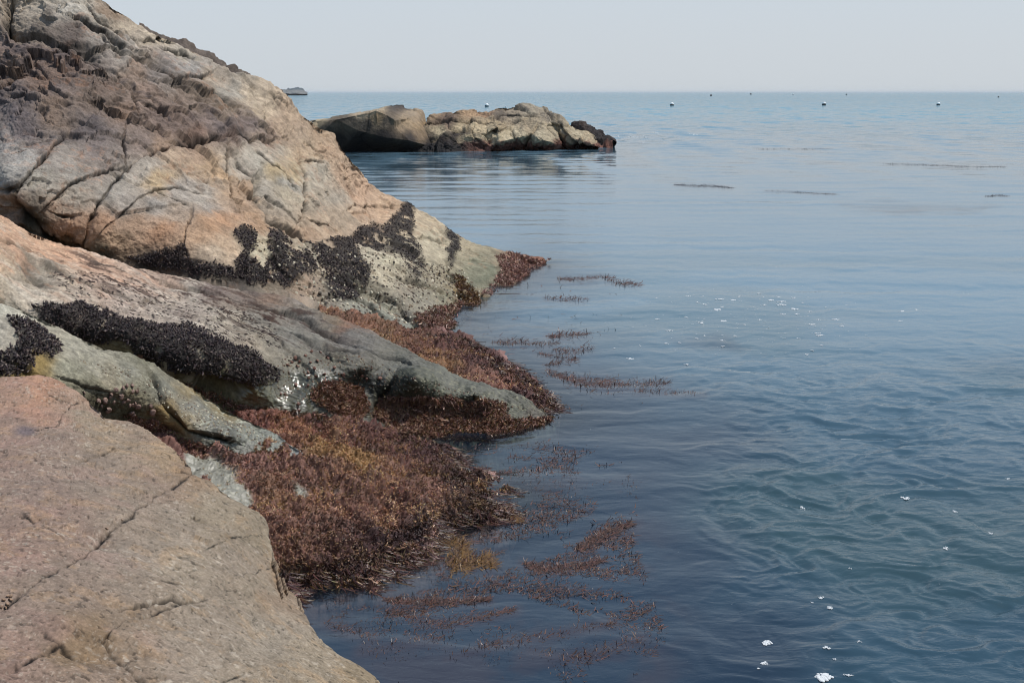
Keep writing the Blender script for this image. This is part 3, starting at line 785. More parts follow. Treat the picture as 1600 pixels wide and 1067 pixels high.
shelf("seaweed_shelf", "low", [(140, 640), (330, 655), (400, 644), (470, 650), (560, 658), (630, 676), (690, 700), (720, 722), (752, 742), (790, 762), (804, 776)],
      [(140, 830), (280, 900), (400, 935), (470, 926), (520, 920), (570, 910), (620, 888), (655, 858), (690, 834), (735, 824), (775, 806), (804, 778)],
      [(140, 640, .6), (330, 660, .45), (420, 650, .38), (520, 655, .28), (600, 668, .17), (690, 695, .0), (740, 735, 0), (804, 777, -.01), (740, 824, 0), (690, 836, 0), (640, 878, 0), (560, 914, 0), (460, 926, 0), (330, 710, .36), (430, 800, .28), (500, 750, .28), (560, 800, .2), (600, 720, .22), (650, 760, .14), (450, 870, .13), (300, 800, .4), (300, 900, .15), (140, 830, .4), (540, 870, .1), (610, 840, .09), (720, 780, .07)],
      LOW_ANC, 620, 420, "broad low shelf of rock under brown and pink seaweed between slab and water", (0.8, 0.3), (1.4, 0.5),
      [[(285, 705), (330, 712), (380, 755), (398, 795), (380, 810), (330, 770), (290, 735)], [(462, 758), (474, 758), (482, 770), (470, 776)], [(520, 765), (545, 770), (540, 778)]])
BACK_ANC = [(560, 515, (132, 92, 70)), (620, 530, (104, 66, 48)), (600, 540, (130, 104, 70)), (660, 540, (92, 54, 42)), (660, 560, (122, 84, 50)), (700, 540, (86, 50, 42)), (700, 570, (128, 92, 60)), (740, 560, (84, 48, 42)), (740, 585, (118, 80, 64)), (780, 570, (76, 42, 38)), (790, 600, (128, 86, 72)), (820, 600, (74, 40, 38)), (820, 625, (120, 80, 68)), (850, 630, (70, 38, 36)), (865, 650, (72, 40, 38))]
shelf("seaweed_shelf", "mid", [(500, 470), (560, 490), (610, 508), (650, 518), (700, 520), (730, 532), (770, 552), (800, 572), (825, 590), (850, 615), (876, 642)],
      [(500, 560), (560, 590), (640, 620), (740, 650), (800, 665), (850, 668), (876, 652)],
      [(500, 470, .55), (560, 492, .4), (610, 508, .2), (650, 518, .08), (700, 521, -.01), (770, 552, -.01), (825, 590, -.01), (876, 645, -.02), (640, 540, .25), (700, 560, .2), (760, 590, .16), (820, 625, .09), (640, 575, .3), (740, 605, .22), (830, 640, .05), (500, 560, .45), (560, 590, .3), (640, 620, .1), (740, 650, -.15), (800, 665, -.2), (850, 668, -.15), (580, 540, .38)],
      BACK_ANC, 420, 200, "narrow reddish seaweed shelf between the ridge nose and the hill", (0.8, 0.35), (0.15, 0.5), [])

# ------------------------------------------------------------------ foreground slab
top = [(-90, 592), (0, 590), (60, 588), (90, 596), (110, 606), (135, 622), (155, 640), (165, 652), (200, 656), (235, 676), (270, 700), (296, 722), (302, 742), (330, 752), (362, 776), (388, 790), (408, 808), (418, 826), (424, 850), (428, 880), (440, 896), (446, 918), (466, 932), (472, 956), (484, 982), (500, 1004), (520, 1018), (556, 1036), (580, 1056), (594, 1075), (610, 1110)]
bot = [(-90, 1500), (100, 1500), (300, 1500), (450, 1480), (560, 1440), (620, 1380), (640, 1250), (625, 1150)]
ctrl = [(-90, 592, 1.55), (0, 590, 1.55), (60, 588, 1.53), (110, 606, 1.5), (160, 646, 1.46), (235, 676, 1.42), (296, 722, 1.38), (388, 790, 1.29), (418, 826, 1.23), (426, 870, 1.2), (446, 918, 1.15), (472, 956, 1.12), (520, 1018, 1.08), (594, 1075, 1.04), (0, 1067, 1.6), (0, 800, 1.6), (200, 800, 1.5), (200, 1000, 1.5), (350, 950, 1.36), (400, 1060, 1.32), (300, 850, 1.43), (500, 1060, 1.2), (-90, 1500, 1.62), (300, 1500, 1.5), (625, 1150, 1.0), (620, 1380, 1.1), (100, 680, 1.54), (200, 720, 1.47)]
A, X, Y, vis = rock_grid(top, bot, ctrl, 800, 640, back=(0.28, -0.1), skirt=(0.3, 1.0), nb=34, smooth=1)
# the slab's side: a broken, nearly upright face below its rim
Pn = A.copy()
jx = fbm(Pn, 4, 4, 0.6, 11) * 7
jy = fbm(Pn, 4, 4, 0.6, 17) * 7
h = 0.022 * fbm(Pn, 1.4, 3, .5, 2) + 0.010 * fbm(Pn, 5, 4, .55, 6) + 0.0030 * fbm(Pn, 18, 4, .6, 9) + 0.0009 * fbm(Pn, 70, 3, .65, 19)
W2 = worley(Pn * 3.0 + .25 * (jx / 7)[..., None], 9)
h += 0.008 * W2[3]
h -= .002 * sstep(.4, .6, fbm(Pn, 48, 2, .5, 76))
cracks = [
 ([(302, 742), (270, 760), (240, 775), (200, 810), (160, 840), (135, 868), (100, 890), (60, 915), (20, 940), (0, 955)], 4.5, .014, .007, 16),
 ([(186, 956), (210, 946), (240, 942), (268, 936), (284, 940), (310, 936), (326, 940)], 4.5, .030, -.007, 10),
 ([(266, 946), (290, 944), (318, 944)], 3.0, .018, .0, 10),
 ([(122, 722), (150, 712), (180, 704), (208, 694)], 2.6, .012, .005, 9), ([(30, 664), (60, 668), (90, 660), (115, 630), (135, 624)], 2.2, .007, .003, 9),
 ([(30, 800), (70, 822), (100, 842)], 2.2, .006, .002, 9),
 ([(0, 1048), (40, 1034), (78, 1008), (96, 1000), (120, 1018), (160, 1036)], 4, .012, .004, 12), ([(96, 1000), (60, 985), (30, 978)], 3, .008, 0, 10),
 ([(160, 1000), (186, 1024), (210, 1046), (240, 1064), (270, 1085)], 5.0, .026, -.013, 14),
 ([(160, 1000), (175, 985), (200, 968), (240, 960), (330, 930)], 4, .008, -.008, 14),
 ([(320, 855), (360, 838), (400, 834)], 2.2, .004, .003, 10),
 ([(330, 1085), (350, 1062), (380, 1052)], 2.4, .005, .002, 10), ([(430, 884), (400, 890), (360, 905)], 2.4, .004, .004, 10),
 ([(300, 742), (290, 736), (270, 732)], 3, .012, .005, 10), ([(240, 905), (262, 908), (286, 906)], 3, .010, .003, 8), ([(0, 650), (12, 651), (20, 648)], 2.5, .01, 0, 8), ([(70, 614), (90, 624), (110, 626)], 3, .01, .004, 9)]
groove = carve(X, Y, h, [(a_, b_ * .62, c_ * .5, d_ * .3, e_) for a_, b_, c_, d_, e_ in cracks], 1.0, (jx * .5 + 2.2 * fbm(Pn, 11, 3, .6, 13), jy * .5 + 2.2 * fbm(Pn, 11, 3, .6, 14)), np.clip(1 + 1.0 * fbm(Pn, 9, 3, .6, 15), .55, 1.8))
hol = polymask(X + jx, Y + jy, [(92, 1002), (130, 985), (165, 975), (165, 1005), (190, 1030), (160, 1035), (115, 1020)], 12)
h -= .006 * hol
anc = [(20, 610, (172, 140, 120)), (60, 615, (184, 142, 116)), (110, 625, (168, 140, 120)), (20, 680, (156, 132, 118)), (90, 690, (152, 132, 118)), (150, 660, (158, 142, 122)), (210, 690, (158, 140, 120)), (260, 710, (164, 142, 116)), (290, 735, (156, 132, 108)), (60, 760, (148, 128, 116)), (150, 740, (150, 134, 120)), (240, 750, (150, 132, 116)), (30, 850, (150, 126, 112)), (110, 820, (152, 130, 116)), (200, 790, (154, 138, 122)), (350, 790, (156, 142, 122)), (400, 830, (150, 136, 116)), (280, 820, (154, 140, 124)), (360, 870, (154, 140, 124)), (200, 870, (150, 136, 122)), (300, 880, (158, 144, 126)), (100, 920, (148, 130, 116)), (30, 960, (150, 130, 116)), (400, 920, (152, 138, 120)), (440, 920, (150, 130, 110)), (340, 960, (156, 142, 126)), (420, 1000, (158, 146, 130)), (300, 1020, (156, 142, 126)), (500, 1040, (158, 144, 124)), (200, 980, (148, 130, 112)), (130, 1000, (140, 118, 94)), (60, 1050, (148, 126, 112)), (150, 1060, (148, 128, 112)), (400, 1060, (156, 142, 124)), (570, 1060, (150, 134, 110))]
c = anchors_rgb(X + jx * 3, Y + jy * 3, anc) * GAIN * np.array([.80, .78, .745])
n1 = fbm(Pn, 9, 5, .65, 61)
pink = sstep(.1, .6, fbm(Pn, 2.6, 4, .6, 63)) * sstep(330, 150, X) * .22
c = c * (1 - pink[..., None]) + pink[..., None] * lin((164, 128, 116)) * GAIN
och = sstep(.3, .7, fbm(Pn, 6.5, 5, .7, 65)) * .2
c = c * (1 - och[..., None]) + och[..., None] * lin((176, 140, 98)) * GAIN
c *= (1 + .15 * n1 + .20 * fbm(Pn, 45, 4, .8, 67))[..., None]
fleck = np.maximum(sstep(.40, .58, fbm(Pn, 34, 2, .5, 69)) * sstep(-.1, .4, fbm(Pn, 3, 2, .5, 70)), .6 * sstep(.52, .64, fbm(Pn, 75, 2, .5, 75))) * .42
pit = sstep(.42, .6, fbm(Pn, 48, 2, .5, 76)) * .5
c = c * (1 - pit[..., None])
c = c * (1 - fleck[..., None]) + fleck[..., None] * lin((196, 184, 166)) * GAIN
dark = np.exp(-(((X - 40) / 17) ** 2 + ((Y - 667) / 7.5) ** 2) ** 2) * .75     # the slate-dark stain
c = c * (1 - dark[..., None]) + dark[..., None] * lin((88, 80, 84))
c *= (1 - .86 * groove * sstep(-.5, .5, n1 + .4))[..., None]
hc = (.35 * hol * sstep(-.4, .4, n1))[..., None]
c = c * (1 - hc) + hc * lin((108, 88, 66))
finish_rock("rock_slab", "slab", A, X, Y, vis, h, c, X * 0, M_SLAB, "smooth brown grey rock slab filling the near left corner", "rock")

# ------------------------------------------------------------------ the islet: leaning block, boulder mound, weedy tail
def islet(name, key, top, bot, ctrl, cracks, anc, label, ns, nt_, amp, base_weed, facets=None):
    A, X, Y, vis = rock_grid(top, bot, ctrl, ns, nt_, back=(5.0, 1.0), skirt=(1.0, 1.0), nb=12, nk=6, smooth=1, lam=1e-5, facets=facets)
    Pn = A.copy()
    jx = fbm(Pn, .6, 4, .6, 11) * 3
    jy = fbm(Pn, .6, 4, .6, 17) * 3
    Wb = worley(Pn * .55, 3)
    h = amp * (.22 * Wb[3] + .30 * (Wb[2] - .5) - .16 * sstep(.14, .02, Wb[1]) + .12 * fbm(Pn, .9, 4, .6, 5) + .04 * fbm(Pn, 4, 4, .65, 7))
    groove = carve(X, Y, h, cracks, 1, (jx * .5, jy * .5))
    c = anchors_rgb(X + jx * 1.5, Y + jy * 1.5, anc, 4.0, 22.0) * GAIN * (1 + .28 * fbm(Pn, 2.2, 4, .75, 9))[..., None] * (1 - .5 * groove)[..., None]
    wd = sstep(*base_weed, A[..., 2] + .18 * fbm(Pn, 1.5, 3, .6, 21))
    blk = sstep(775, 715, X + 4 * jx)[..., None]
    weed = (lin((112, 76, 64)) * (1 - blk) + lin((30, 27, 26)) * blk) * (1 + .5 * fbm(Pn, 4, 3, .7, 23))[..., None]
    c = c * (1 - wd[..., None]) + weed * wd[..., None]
    h += wd * .06 * (1 + fbm(Pn, 5, 3, .7, 25))
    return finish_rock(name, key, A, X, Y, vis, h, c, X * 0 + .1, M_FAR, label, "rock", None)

islet("leaning_rock", "lean", [(392, 238), (420, 222), (448, 203), (470, 192), (495, 187), (540, 179), (580, 172), (600, 167), (618, 163), (631, 163), (634, 168), (648, 170), (660, 173), (663, 184), (666, 196), (676, 215), (684, 232)],
      [(392, 242), (470, 240), (530, 238), (580, 237), (640, 237), (684, 236)],
      [(470, 192, 0, 78), (540, 179, 0, 77), (600, 167, 0, 77), (631, 163, 0, 78), (660, 173, 0, 78), (666, 196, 0, 76.5), (684, 232, 0, 74), (495, 190, 0, 72), (525, 186.5, 0, 71.6), (560, 179, 0, 71.6), (588, 173, 0, 71.6), (603, 179, 0, 71.6), (617, 188, 0, 71.7), (618, 200, 0, 71.8), (640, 185, 0, 74.5), (655, 200, 0, 74), (500, 210, 0, 71.6), (560, 205, 0, 71.3), (600, 215, 0, 71.3), (640, 220, 0, 71.7), (470, 240, 0), (530, 238, 0), (580, 237, 0), (640, 237, 0), (684, 236, 0), (470, 197, 0, 71.6), (690, 245, 0, 70), (460, 250, 0, 70), (700, 190, 0, 76.5), (460, 170, 0, 78), (640, 150, 0, 79), (385, 242, 0, 74), (392, 238, 0, 77), (430, 215, 0, 77.5), (440, 225, 0, 72)],
      [([(588, 174), (589, 190)], 1.5, -.1, 0, 5), ([(618, 186), (619, 200)], 1.5, .15, 0, 4)],
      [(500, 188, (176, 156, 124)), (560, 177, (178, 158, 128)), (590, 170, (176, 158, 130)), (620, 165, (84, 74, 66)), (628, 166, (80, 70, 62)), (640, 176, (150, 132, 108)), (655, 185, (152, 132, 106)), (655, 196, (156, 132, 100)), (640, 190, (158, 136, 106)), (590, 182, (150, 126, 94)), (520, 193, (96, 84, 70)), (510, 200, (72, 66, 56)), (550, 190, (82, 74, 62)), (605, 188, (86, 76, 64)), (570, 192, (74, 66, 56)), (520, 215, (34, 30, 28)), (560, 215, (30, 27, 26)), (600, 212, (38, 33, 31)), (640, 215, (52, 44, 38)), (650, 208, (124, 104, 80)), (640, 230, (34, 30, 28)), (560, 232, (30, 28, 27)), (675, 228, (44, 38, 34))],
      "leaning block of rock with dark sheer face on the islet", 400, 150, .22, (-.2, -.6), [(25, 7), (7, 8), (8, 9), (9, 10), (10, 11), (11, 12), (12, 13)])
islet("boulder_mound", "mound", [(632, 222), (650, 204), (664, 194), (668, 184), (676, 177), (700, 174), (735, 172), (765, 171), (778, 168), (800, 166), (820, 166), (838, 169), (858, 171), (868, 180), (880, 188), (890, 194), (902, 200), (922, 203), (930, 210), (934, 222), (936, 230)],
      [(632, 237), (700, 238), (760, 236), (820, 234), (880, 233), (936, 231)],
      [(640, 226, 0, 74), (668, 184, 0, 76), (700, 174, 0, 77.5), (765, 171, 0, 78), (820, 166, 0, 79), (858, 171, 0, 79), (890, 194, 0, 77.5), (922, 203, 0, 77), (936, 230, 0, 75), (640, 237, 0), (700, 238, 0), (760, 236, 0), (820, 234, 0), (880, 233, 0), (936, 231, 0), (700, 190, 0, 75), (760, 190, 0, 75.5), (820, 188, 0, 76), (860, 190, 0, 76), (700, 210, 0, 73.2), (760, 208, 0, 74), (830, 208, 0, 74.5), (890, 212, 0, 75), (700, 225, 0, 72.5), (780, 222, 0, 73), (860, 222, 0, 74), (620, 250, 0, 70), (950, 250, 0, 72), (960, 190, 0, 79), (800, 150, 0, 82), (640, 170, 0, 79)] + [(x_, y_, 0, d_) for x_, y_, d_ in [(685, 196, 75.3), (712, 181, 75.6), (745, 182, 77.2), (742, 196, 74.3), (722, 200, 74.6), (778, 196, 74.4), (795, 206, 74.6), (790, 178, 78.0), (812, 178, 77.2), (845, 180, 77.6), (838, 194, 75.2), (805, 196, 75.8), (850, 204, 74.8), (872, 206, 76.2), (878, 196, 76.0), (905, 208, 75.6), (815, 214, 73.6), (842, 218, 73.4), (735, 212, 73.4), (752, 218, 73.6), (766, 216, 74.2), (718, 218, 73.5), (686, 214, 73.6), (672, 204, 74.9), (896, 218, 74.9)]],
      [([(670, 192), (690, 190), (705, 186), (730, 192)], 2.2, .3, .1, 6), ([(730, 200), (735, 190), (770, 192), (790, 195)], 1.8, .25, .1, 6), ([(770, 186), (786, 180), (815, 180), (840, 180)], 1.6, .2, .1, 6), ([(740, 202), (742, 215), (755, 228), (760, 234)], 1.8, .25, .05, 5), ([(762, 205), (762, 225)], 1.5, .2, 0, 5), ([(765, 208), (778, 202), (790, 200)], 2.0, .3, .1, 6), ([(800, 200), (805, 215), (815, 222)], 2.0, .25, .08, 6), ([(840, 200), (832, 212), (828, 222)], 2.0, .25, .08, 6), ([(868, 182), (876, 196), (886, 212), (886, 224)], 2.0, .3, .1, 6), ([(850, 172), (862, 182), (875, 194)], 2.0, .3, .1, 6), ([(700, 215), (715, 225), (730, 232)], 2, .2, .05, 6)],
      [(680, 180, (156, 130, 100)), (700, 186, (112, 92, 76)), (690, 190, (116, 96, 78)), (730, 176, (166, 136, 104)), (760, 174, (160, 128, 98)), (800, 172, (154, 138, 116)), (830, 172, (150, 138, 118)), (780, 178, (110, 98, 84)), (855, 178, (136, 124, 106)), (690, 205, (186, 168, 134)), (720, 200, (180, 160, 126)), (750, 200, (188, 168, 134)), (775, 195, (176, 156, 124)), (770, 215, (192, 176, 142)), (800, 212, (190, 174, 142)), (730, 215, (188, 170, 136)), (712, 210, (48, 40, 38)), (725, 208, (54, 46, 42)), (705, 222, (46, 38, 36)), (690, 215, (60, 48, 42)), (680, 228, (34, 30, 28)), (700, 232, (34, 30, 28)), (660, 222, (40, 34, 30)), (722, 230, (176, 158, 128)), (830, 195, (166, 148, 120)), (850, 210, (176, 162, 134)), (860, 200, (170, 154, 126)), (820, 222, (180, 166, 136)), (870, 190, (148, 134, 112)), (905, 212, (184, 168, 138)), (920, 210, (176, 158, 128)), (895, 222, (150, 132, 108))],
      "pale cracked boulder mound forming the seaward part of the islet", 420, 150, .75, (.62, .28), [])
islet("weedy_reef", "tail", [(868, 204), (880, 197), (897, 194), (912, 196), (928, 199), (940, 205), (950, 213), (958, 224)], [(868, 230), (900, 228), (930, 227), (958, 226)],
      [(868, 204, 0, 83), (900, 194, 0, 84), (930, 199, 0, 82), (950, 213, 0, 80), (868, 230, 0, 79), (950, 224, 0, 79), (910, 210, 0, 81)], [],
      [(900, 195, (70, 56, 48)), (930, 205, (52, 42, 38)), (940, 215, (44, 37, 34)), (880, 200, (104, 88, 72))], "dark weed covered reef trailing off the islet", 120, 70, 1.0, (.25, .0))
# island on the skyline, its distance haze painted in as blue-grey colour
ix = np.linspace(426, 480, 120)
prof = [(426, 142.6), (434, 141.5), (440, 141.2), (441, 140.0), (448, 139.6), (450, 138.0), (453, 138.8), (458, 138.2), (462, 136.6), (466, 136.4), (468, 137.6), (472, 138.2), (475, 141.0), (480, 144.4)]
A, X, Y, vis = rock_grid(prof, [(426, 145.2), (450, 145.2), (480, 145.2)], [(426, 142.5, 0, 1420), (462, 137, 0, 1430), (480, 144.4, 0, 1420), (426, 145.2, 0, 1405), (480, 145.2, 0, 1405), (455, 145.2, 0, 1402), (455, 141, 0, 1412)], 120, 24, back=(20, 1), skirt=(2, 1), nb=6, nk=3, smooth=0)
h = 1.0 * fbm(A, .15, 4, .6, 4)
c = np.where((Y < 140.5 + fbm(A, .2, 2, .5, 8) * 2)[..., None], lin((78, 88, 92)), lin((112, 112, 110))) * (1 + .3 * fbm(A, .3, 3, .6, 9))[..., None]
finish_rock("distant_island", "island", A, X, Y, vis, h * .6, c, X * 0, M_FAR, "tiny bluish island on the horizon beside the hill", "island")
# ------------------------------------------------------------------ sea, seabed
def water_material():
    m = bpy.data.materials.new("sea_water")
    m.use_nodes = True
    nt = m.node_tree
    nt.nodes.clear()
    L = nt.links.new
    o = nd(nt, "ShaderNodeOutputMaterial")
    geo = nd(nt, "ShaderNodeNewGeometry")
    kelp = nd(nt, "ShaderNodeAttribute", attribute_name="kelp")
    clear = nd(nt, "ShaderNodeAttribute", attribute_name="clear")
    chop = nd(nt, "ShaderNodeAttribute", attribute_name="chop")
    ripl = nd(nt, "ShaderNodeAttribute", attribute_name="ripple")
    col = nd(nt, "ShaderNodeAttribute", attribute_name="Col")
    # fine ripples near by
    mp = nd(nt, "ShaderNodeMapping")
    mp.inputs['Scale'].default_value = (5.5, 10.0, 1)
    mp.inputs['Rotation'].default_value = (0, 0, math.radians(12))
    L(geo.outputs['Position'], mp.inputs['Vector'])
    n1 = nd(nt, "ShaderNodeTexNoise")
    n1.inputs['Scale'].default_value = 1.0
    n1.inputs['Detail'].default_value = 4
    n1.inputs['Roughness'].default_value = 0.55
    n1.inputs['Distortion'].default_value = 0.6
    L(mp.outputs[0], n1.inputs['Vector'])
    # far chop: facets of many small waves as slopes
    mp2 = nd(nt, "ShaderNodeMapping")
    mp2.inputs['Scale'].default_value = (0.55, 1.1, 1)
    L(geo.outputs['Position'], mp2.inputs['Vector'])
    n2 = nd(nt, "ShaderNodeTexNoise")
    n2.inputs['Scale'].default_value = 1.0
    n2.inputs['Detail'].default_value = 5
    n2.inputs['Roughness'].default_value = 0.6
    L(mp2.outputs[0], n2.inputs['Vector'])
    mp3 = nd(nt, "ShaderNodeMapping")
    mp3.inputs['Scale'].default_value = (0.42, 0.085, 1)
    L(geo.outputs['Position'], mp3.inputs['Vector'])
    n3 = nd(nt, "ShaderNodeTexNoise")
    n3.inputs['Scale'].default_value = 1.0
    n3.inputs['Detail'].default_value = 4
    n3.inputs['Roughness'].default_value = 0.6
    L(mp3.outputs[0], n3.inputs['Vector'])
    avg = nd(nt, "ShaderNodeMix")
    avg.data_type = 'RGBA'
    avg.inputs[0].default_value = 0.5
    L(n2.outputs['Color'], avg.inputs[6])
    L(n3.outputs['Color'], avg.inputs[7])
    sub = nd(nt, "ShaderNodeVectorMath", operation='SUBTRACT')
    sub.inputs[1].default_value = (0.5, 0.5, 0.5)
    L(avg.outputs[2], sub.inputs[0])
    mul = nd(nt, "ShaderNodeVectorMath", operation='MULTIPLY')
    mul.inputs[1].default_value = (1.3, 1.6, 0.0)
    L(sub.outputs[0], mul.inputs[0])
    scl = nd(nt, "ShaderNodeVectorMath", operation='SCALE')
    L(mul.outputs[0], scl.inputs[0])
    L(chop.outputs['Fac'], scl.inputs['Scale'])
    add = nd(nt, "ShaderNodeVectorMath", operation='ADD')
    L(geo.outputs['Normal'], add.inputs[0])
    L(scl.outputs[0], add.inputs[1])
    nrm = nd(nt, "ShaderNodeVectorMath", operation='NORMALIZE')
    L(add.outputs[0], nrm.inputs[0])
    bp = nd(nt, "ShaderNodeBump")
    bp.inputs['Distance'].default_value = 0.012
    L(ripl.outputs['Fac'], bp.inputs['Strength'])
    L(n1.outputs['Fac'], bp.inputs['Height'])
    L(nrm.outputs[0], bp.inputs['Normal'])
    df = nd(nt, "ShaderNodeBsdfDiffuse")
    L(col.outputs['Color'], df.inputs['Color'])
    tr = nd(nt, "ShaderNodeBsdfTransparent")
    tr.inputs['Color'].default_value = (0.62, 0.72, 0.74, 1)
    body = nd(nt, "ShaderNodeMixShader")
    L(clear.outputs['Fac'], body.inputs[0])
    L(df.outputs[0], body.inputs[1])
    L(tr.outputs[0], body.inputs[2])
    gl = nd(nt, "ShaderNodeBsdfGlossy")
    gl.inputs['Roughness'].default_value = 0.06
    L(bp.outputs[0], gl.inputs['Normal'])
    fr = nd(nt, "ShaderNodeFresnel")
    fr.inputs['IOR'].default_value = 1.333
    L(bp.outputs[0], fr.inputs['Normal'])
    mix = nd(nt, "ShaderNodeMixShader")
    L(fr.outputs[0], mix.inputs[0])
    L(body.outputs[0], mix.inputs[1])
    L(gl.outputs[0], mix.inputs[2])
    L(mix.outputs[0], o.inputs['Surface'])
    return m

def spline_px(pts):
    return [tuple(p) for p in pts]

# where weed floats: line along the raft, half width, sprigs, length, colour, label
RAFTS = [
    ([(853, 581), (880, 590), (910, 598), (960, 602), (1000, 602), (1040, 598)], 9, 900, 9, "red", "thickest dark seaweed raft just off the ridge nose"),
    ([(990, 612), (1030, 612), (1060, 616), (1098, 617)], 5, 260, 8, "red", "thin seaweed raft trailing seaward from the thickest raft"),
    ([(872, 436), (905, 437), (935, 433), (955, 434)], 4, 200, 7, "red", "seaweed raft nearest the hill's seaward point"),
    ([(944, 438), (970, 442), (998, 445)], 4, 150, 7, "red", "small seaweed raft at the outer end of the two off the hill's point"),
    ([(852, 466), (880, 467), (914, 468)], 4, 170, 8, "red", "short seaweed raft by itself in front of the hill's point"),
    ([(770, 536), (810, 535), (850, 540), (868, 537)], 5, 260, 9, "red", "seaweed raft touching the narrow shelf"),
    ([(856, 526), (885, 526), (916, 522)], 6, 230, 9, "red", "seaweed raft on the far side of the trio off the narrow shelf"),
    ([(862, 548), (890, 550), (922, 545)], 6, 230, 9, "red", "middle seaweed raft of the trio off the narrow shelf"),
    ([(842, 552), (862, 558), (898, 562), (850, 571)], 5, 230, 9, "red", "near side seaweed raft of the trio off the narrow shelf"),
    ([(684, 846), (720, 850), (726, 870), (700, 880), (735, 880), (760, 874), (770, 886)], 14, 620, 13, "gold", "golden brown seaweed clump off the low shelf"),
    ([(900, 858), (930, 840), (960, 826), (984, 818)], 12, 420, 11, "red", "loose reddish seaweed raft in the middle of the near water"),
    ([(600, 938), (650, 942), (700, 940), (760, 936)], 7, 380, 10, "red", "seaweed streak closest to the corner between slab and shelf"),
    ([(610, 955), (660, 972), (700, 975), (760, 962), (800, 952)], 7, 260, 10, "red", "curving seaweed streak just below the one by the slab corner"),
    ([(510, 975), (545, 990), (580, 996), (560, 1020), (620, 1010), (680, 1000)], 9, 330, 11, "red", "hooked seaweed streak beside the foreground slab"),
    ([(700, 1030), (760, 1010), (830, 998), (900, 985), (960, 975)], 8, 330, 12, "red", "long slanting seaweed streak across the bottom water"),
    ([(830, 1020), (860, 1028), (890, 1028), (930, 1022), (1000, 1000)], 9, 220, 14, "red", "coarse seaweed streak at the bottom edge of the water"),
    ([(820, 880), (850, 890), (900, 886), (940, 876)], 7, 250, 11, "red", "speckled seaweed raft below the loose reddish raft"),
    ([(770, 800), (790, 806), (812, 816)], 4, 150, 12, "gold", "seaweed tail streaming from the tip of the low shelf"),
    ([(1055, 289), (1090, 291), (1115, 291), (1142, 294)], 2.2, 300, 3.4, "red", "far dark seaweed raft, nearer the islet of the two midwater ones"),
    ([(1196, 299), (1235, 300), (1270, 303), (1304, 304)], 2.0, 300, 3.0, "red", "far dark seaweed raft to the seaward of the two midwater ones"),
    ([(1385, 256), (1450, 258), (1510, 260), (1570, 261)], 1.3, 280, 2.2, "red", "longest and farthest seaweed line near the right edge"),
    ([(1180, 233), (1250, 233), (1300, 233)], 1.0, 160, 2.0, "red", "faint seaweed line off the end of the islet"),
    ([(600, 281), (640, 284), (690, 284)], 1.4, 200, 2.4, "red", "faint seaweed line in the calm water between hill and islet"),
    ([(1540, 307), (1562, 305), (1574, 307)], 1.2, 90, 2.6, "red", "tiny seaweed scrap at the right edge of the midwater")]

rows_py = np.concatenate([np.linspace(2600, 1150, 30, endpoint=False), np.linspace(1150, 320, 600, endpoint=False), np.linspace(320, 152, 190, endpoint=False), np.linspace(152, 146, 22)])
rad = at_z(np.full(rows_py.shape, 800.0), rows_py)[:, 1]
rad = np.r_[rad, 7000, 15000, 40000]
ang = np.radians(np.concatenate([np.linspace(-100, -24, 24, endpoint=False), np.linspace(-24, 24, 860), np.linspace(24, 100, 25)[1:]]))
WX = rad[:, None] * np.sin(ang)[None]
WY = rad[:, None] * np.cos(ang)[None]
Pw = np.stack([WX, WY, WX * 0], -1)
wpx, wpy = to_px(np.where(WY[..., None] > 0.3, Pw, np.array([0, 0.3, 0])))
dist = np.hypot(WX, WY)
shoreA = [(440, 928), (470, 926), (560, 914), (640, 880), (690, 836), (740, 824), (790, 800), (804, 777), (770, 752), (740, 735), (690, 698), (650, 682), (700, 686), (760, 688), (820, 676), (874, 656), (850, 615), (825, 590), (770, 552), (730, 532), (700, 520), (720, 500), (780, 457), (854, 411)]
sw = at_z(np.array([p[0] for p in shoreA], float), np.array([p[1] for p in shoreA], float))
sd = np.full(WX.shape, 50.0)
sel = (dist < 32) & (np.abs(np.degrees(ang))[None] < 26)
sd[sel], _ = polydist(WX[sel], WY[sel], [(p[0], p[1]) for p in sw])
wj = fbm(Pw[:, ::1] * 1.0, 0.35, 3, .6, 5)
wj2 = fbm(Pw, 1.1, 3, .6, 6)
kelp = polymask(wpx + wj * 40 * np.minimum(1, 14 / dist), wpy + wj2 * 26 * np.minimum(1, 14 / dist), [(380, 1300), (380, 600), (860, 400), (905, 432), (800, 480), (850, 520), (950, 560), (1020, 610), (1110, 640), (1190, 690), (1120, 730), (1080, 790), (1150, 850), (1130, 910), (1260, 960), (1300, 1300)], 100)
for p, s in [([(1300, 315), (1420, 318), (1560, 322), (1560, 330), (1440, 332), (1320, 326)], 9), ([(1450, 560), (1620, 560), (1700, 600), (1620, 610), (1500, 590)], 12), ([(1000, 525), (1120, 520), (1180, 545), (1060, 550)], 10), ([(640, 380), (800, 392), (860, 400), (740, 396)], 6)]:
    kelp = np.maximum(kelp, (.5 + .6 * wj) * polymask(wpx + wj * 30, wpy + wj2 * 7, p, s))
choppy = sstep(980, 1200, wpx + wj * 60) * sstep(520, 640, wpy) + 0.35
choppy *= 1 - .70 * kelp
choppy *= .55 + .45 * sstep(26, 15, dist)
near = sstep(60, 22, dist)
warp = np.stack([wj * .5, wj2 * .3, wj * 0], -1)
Pq = Pw + warp
z = .016 * fbm(Pq * np.array([.22, 1.0, 1]), .9, 3, .5, 31) * sstep(200, 50, dist)
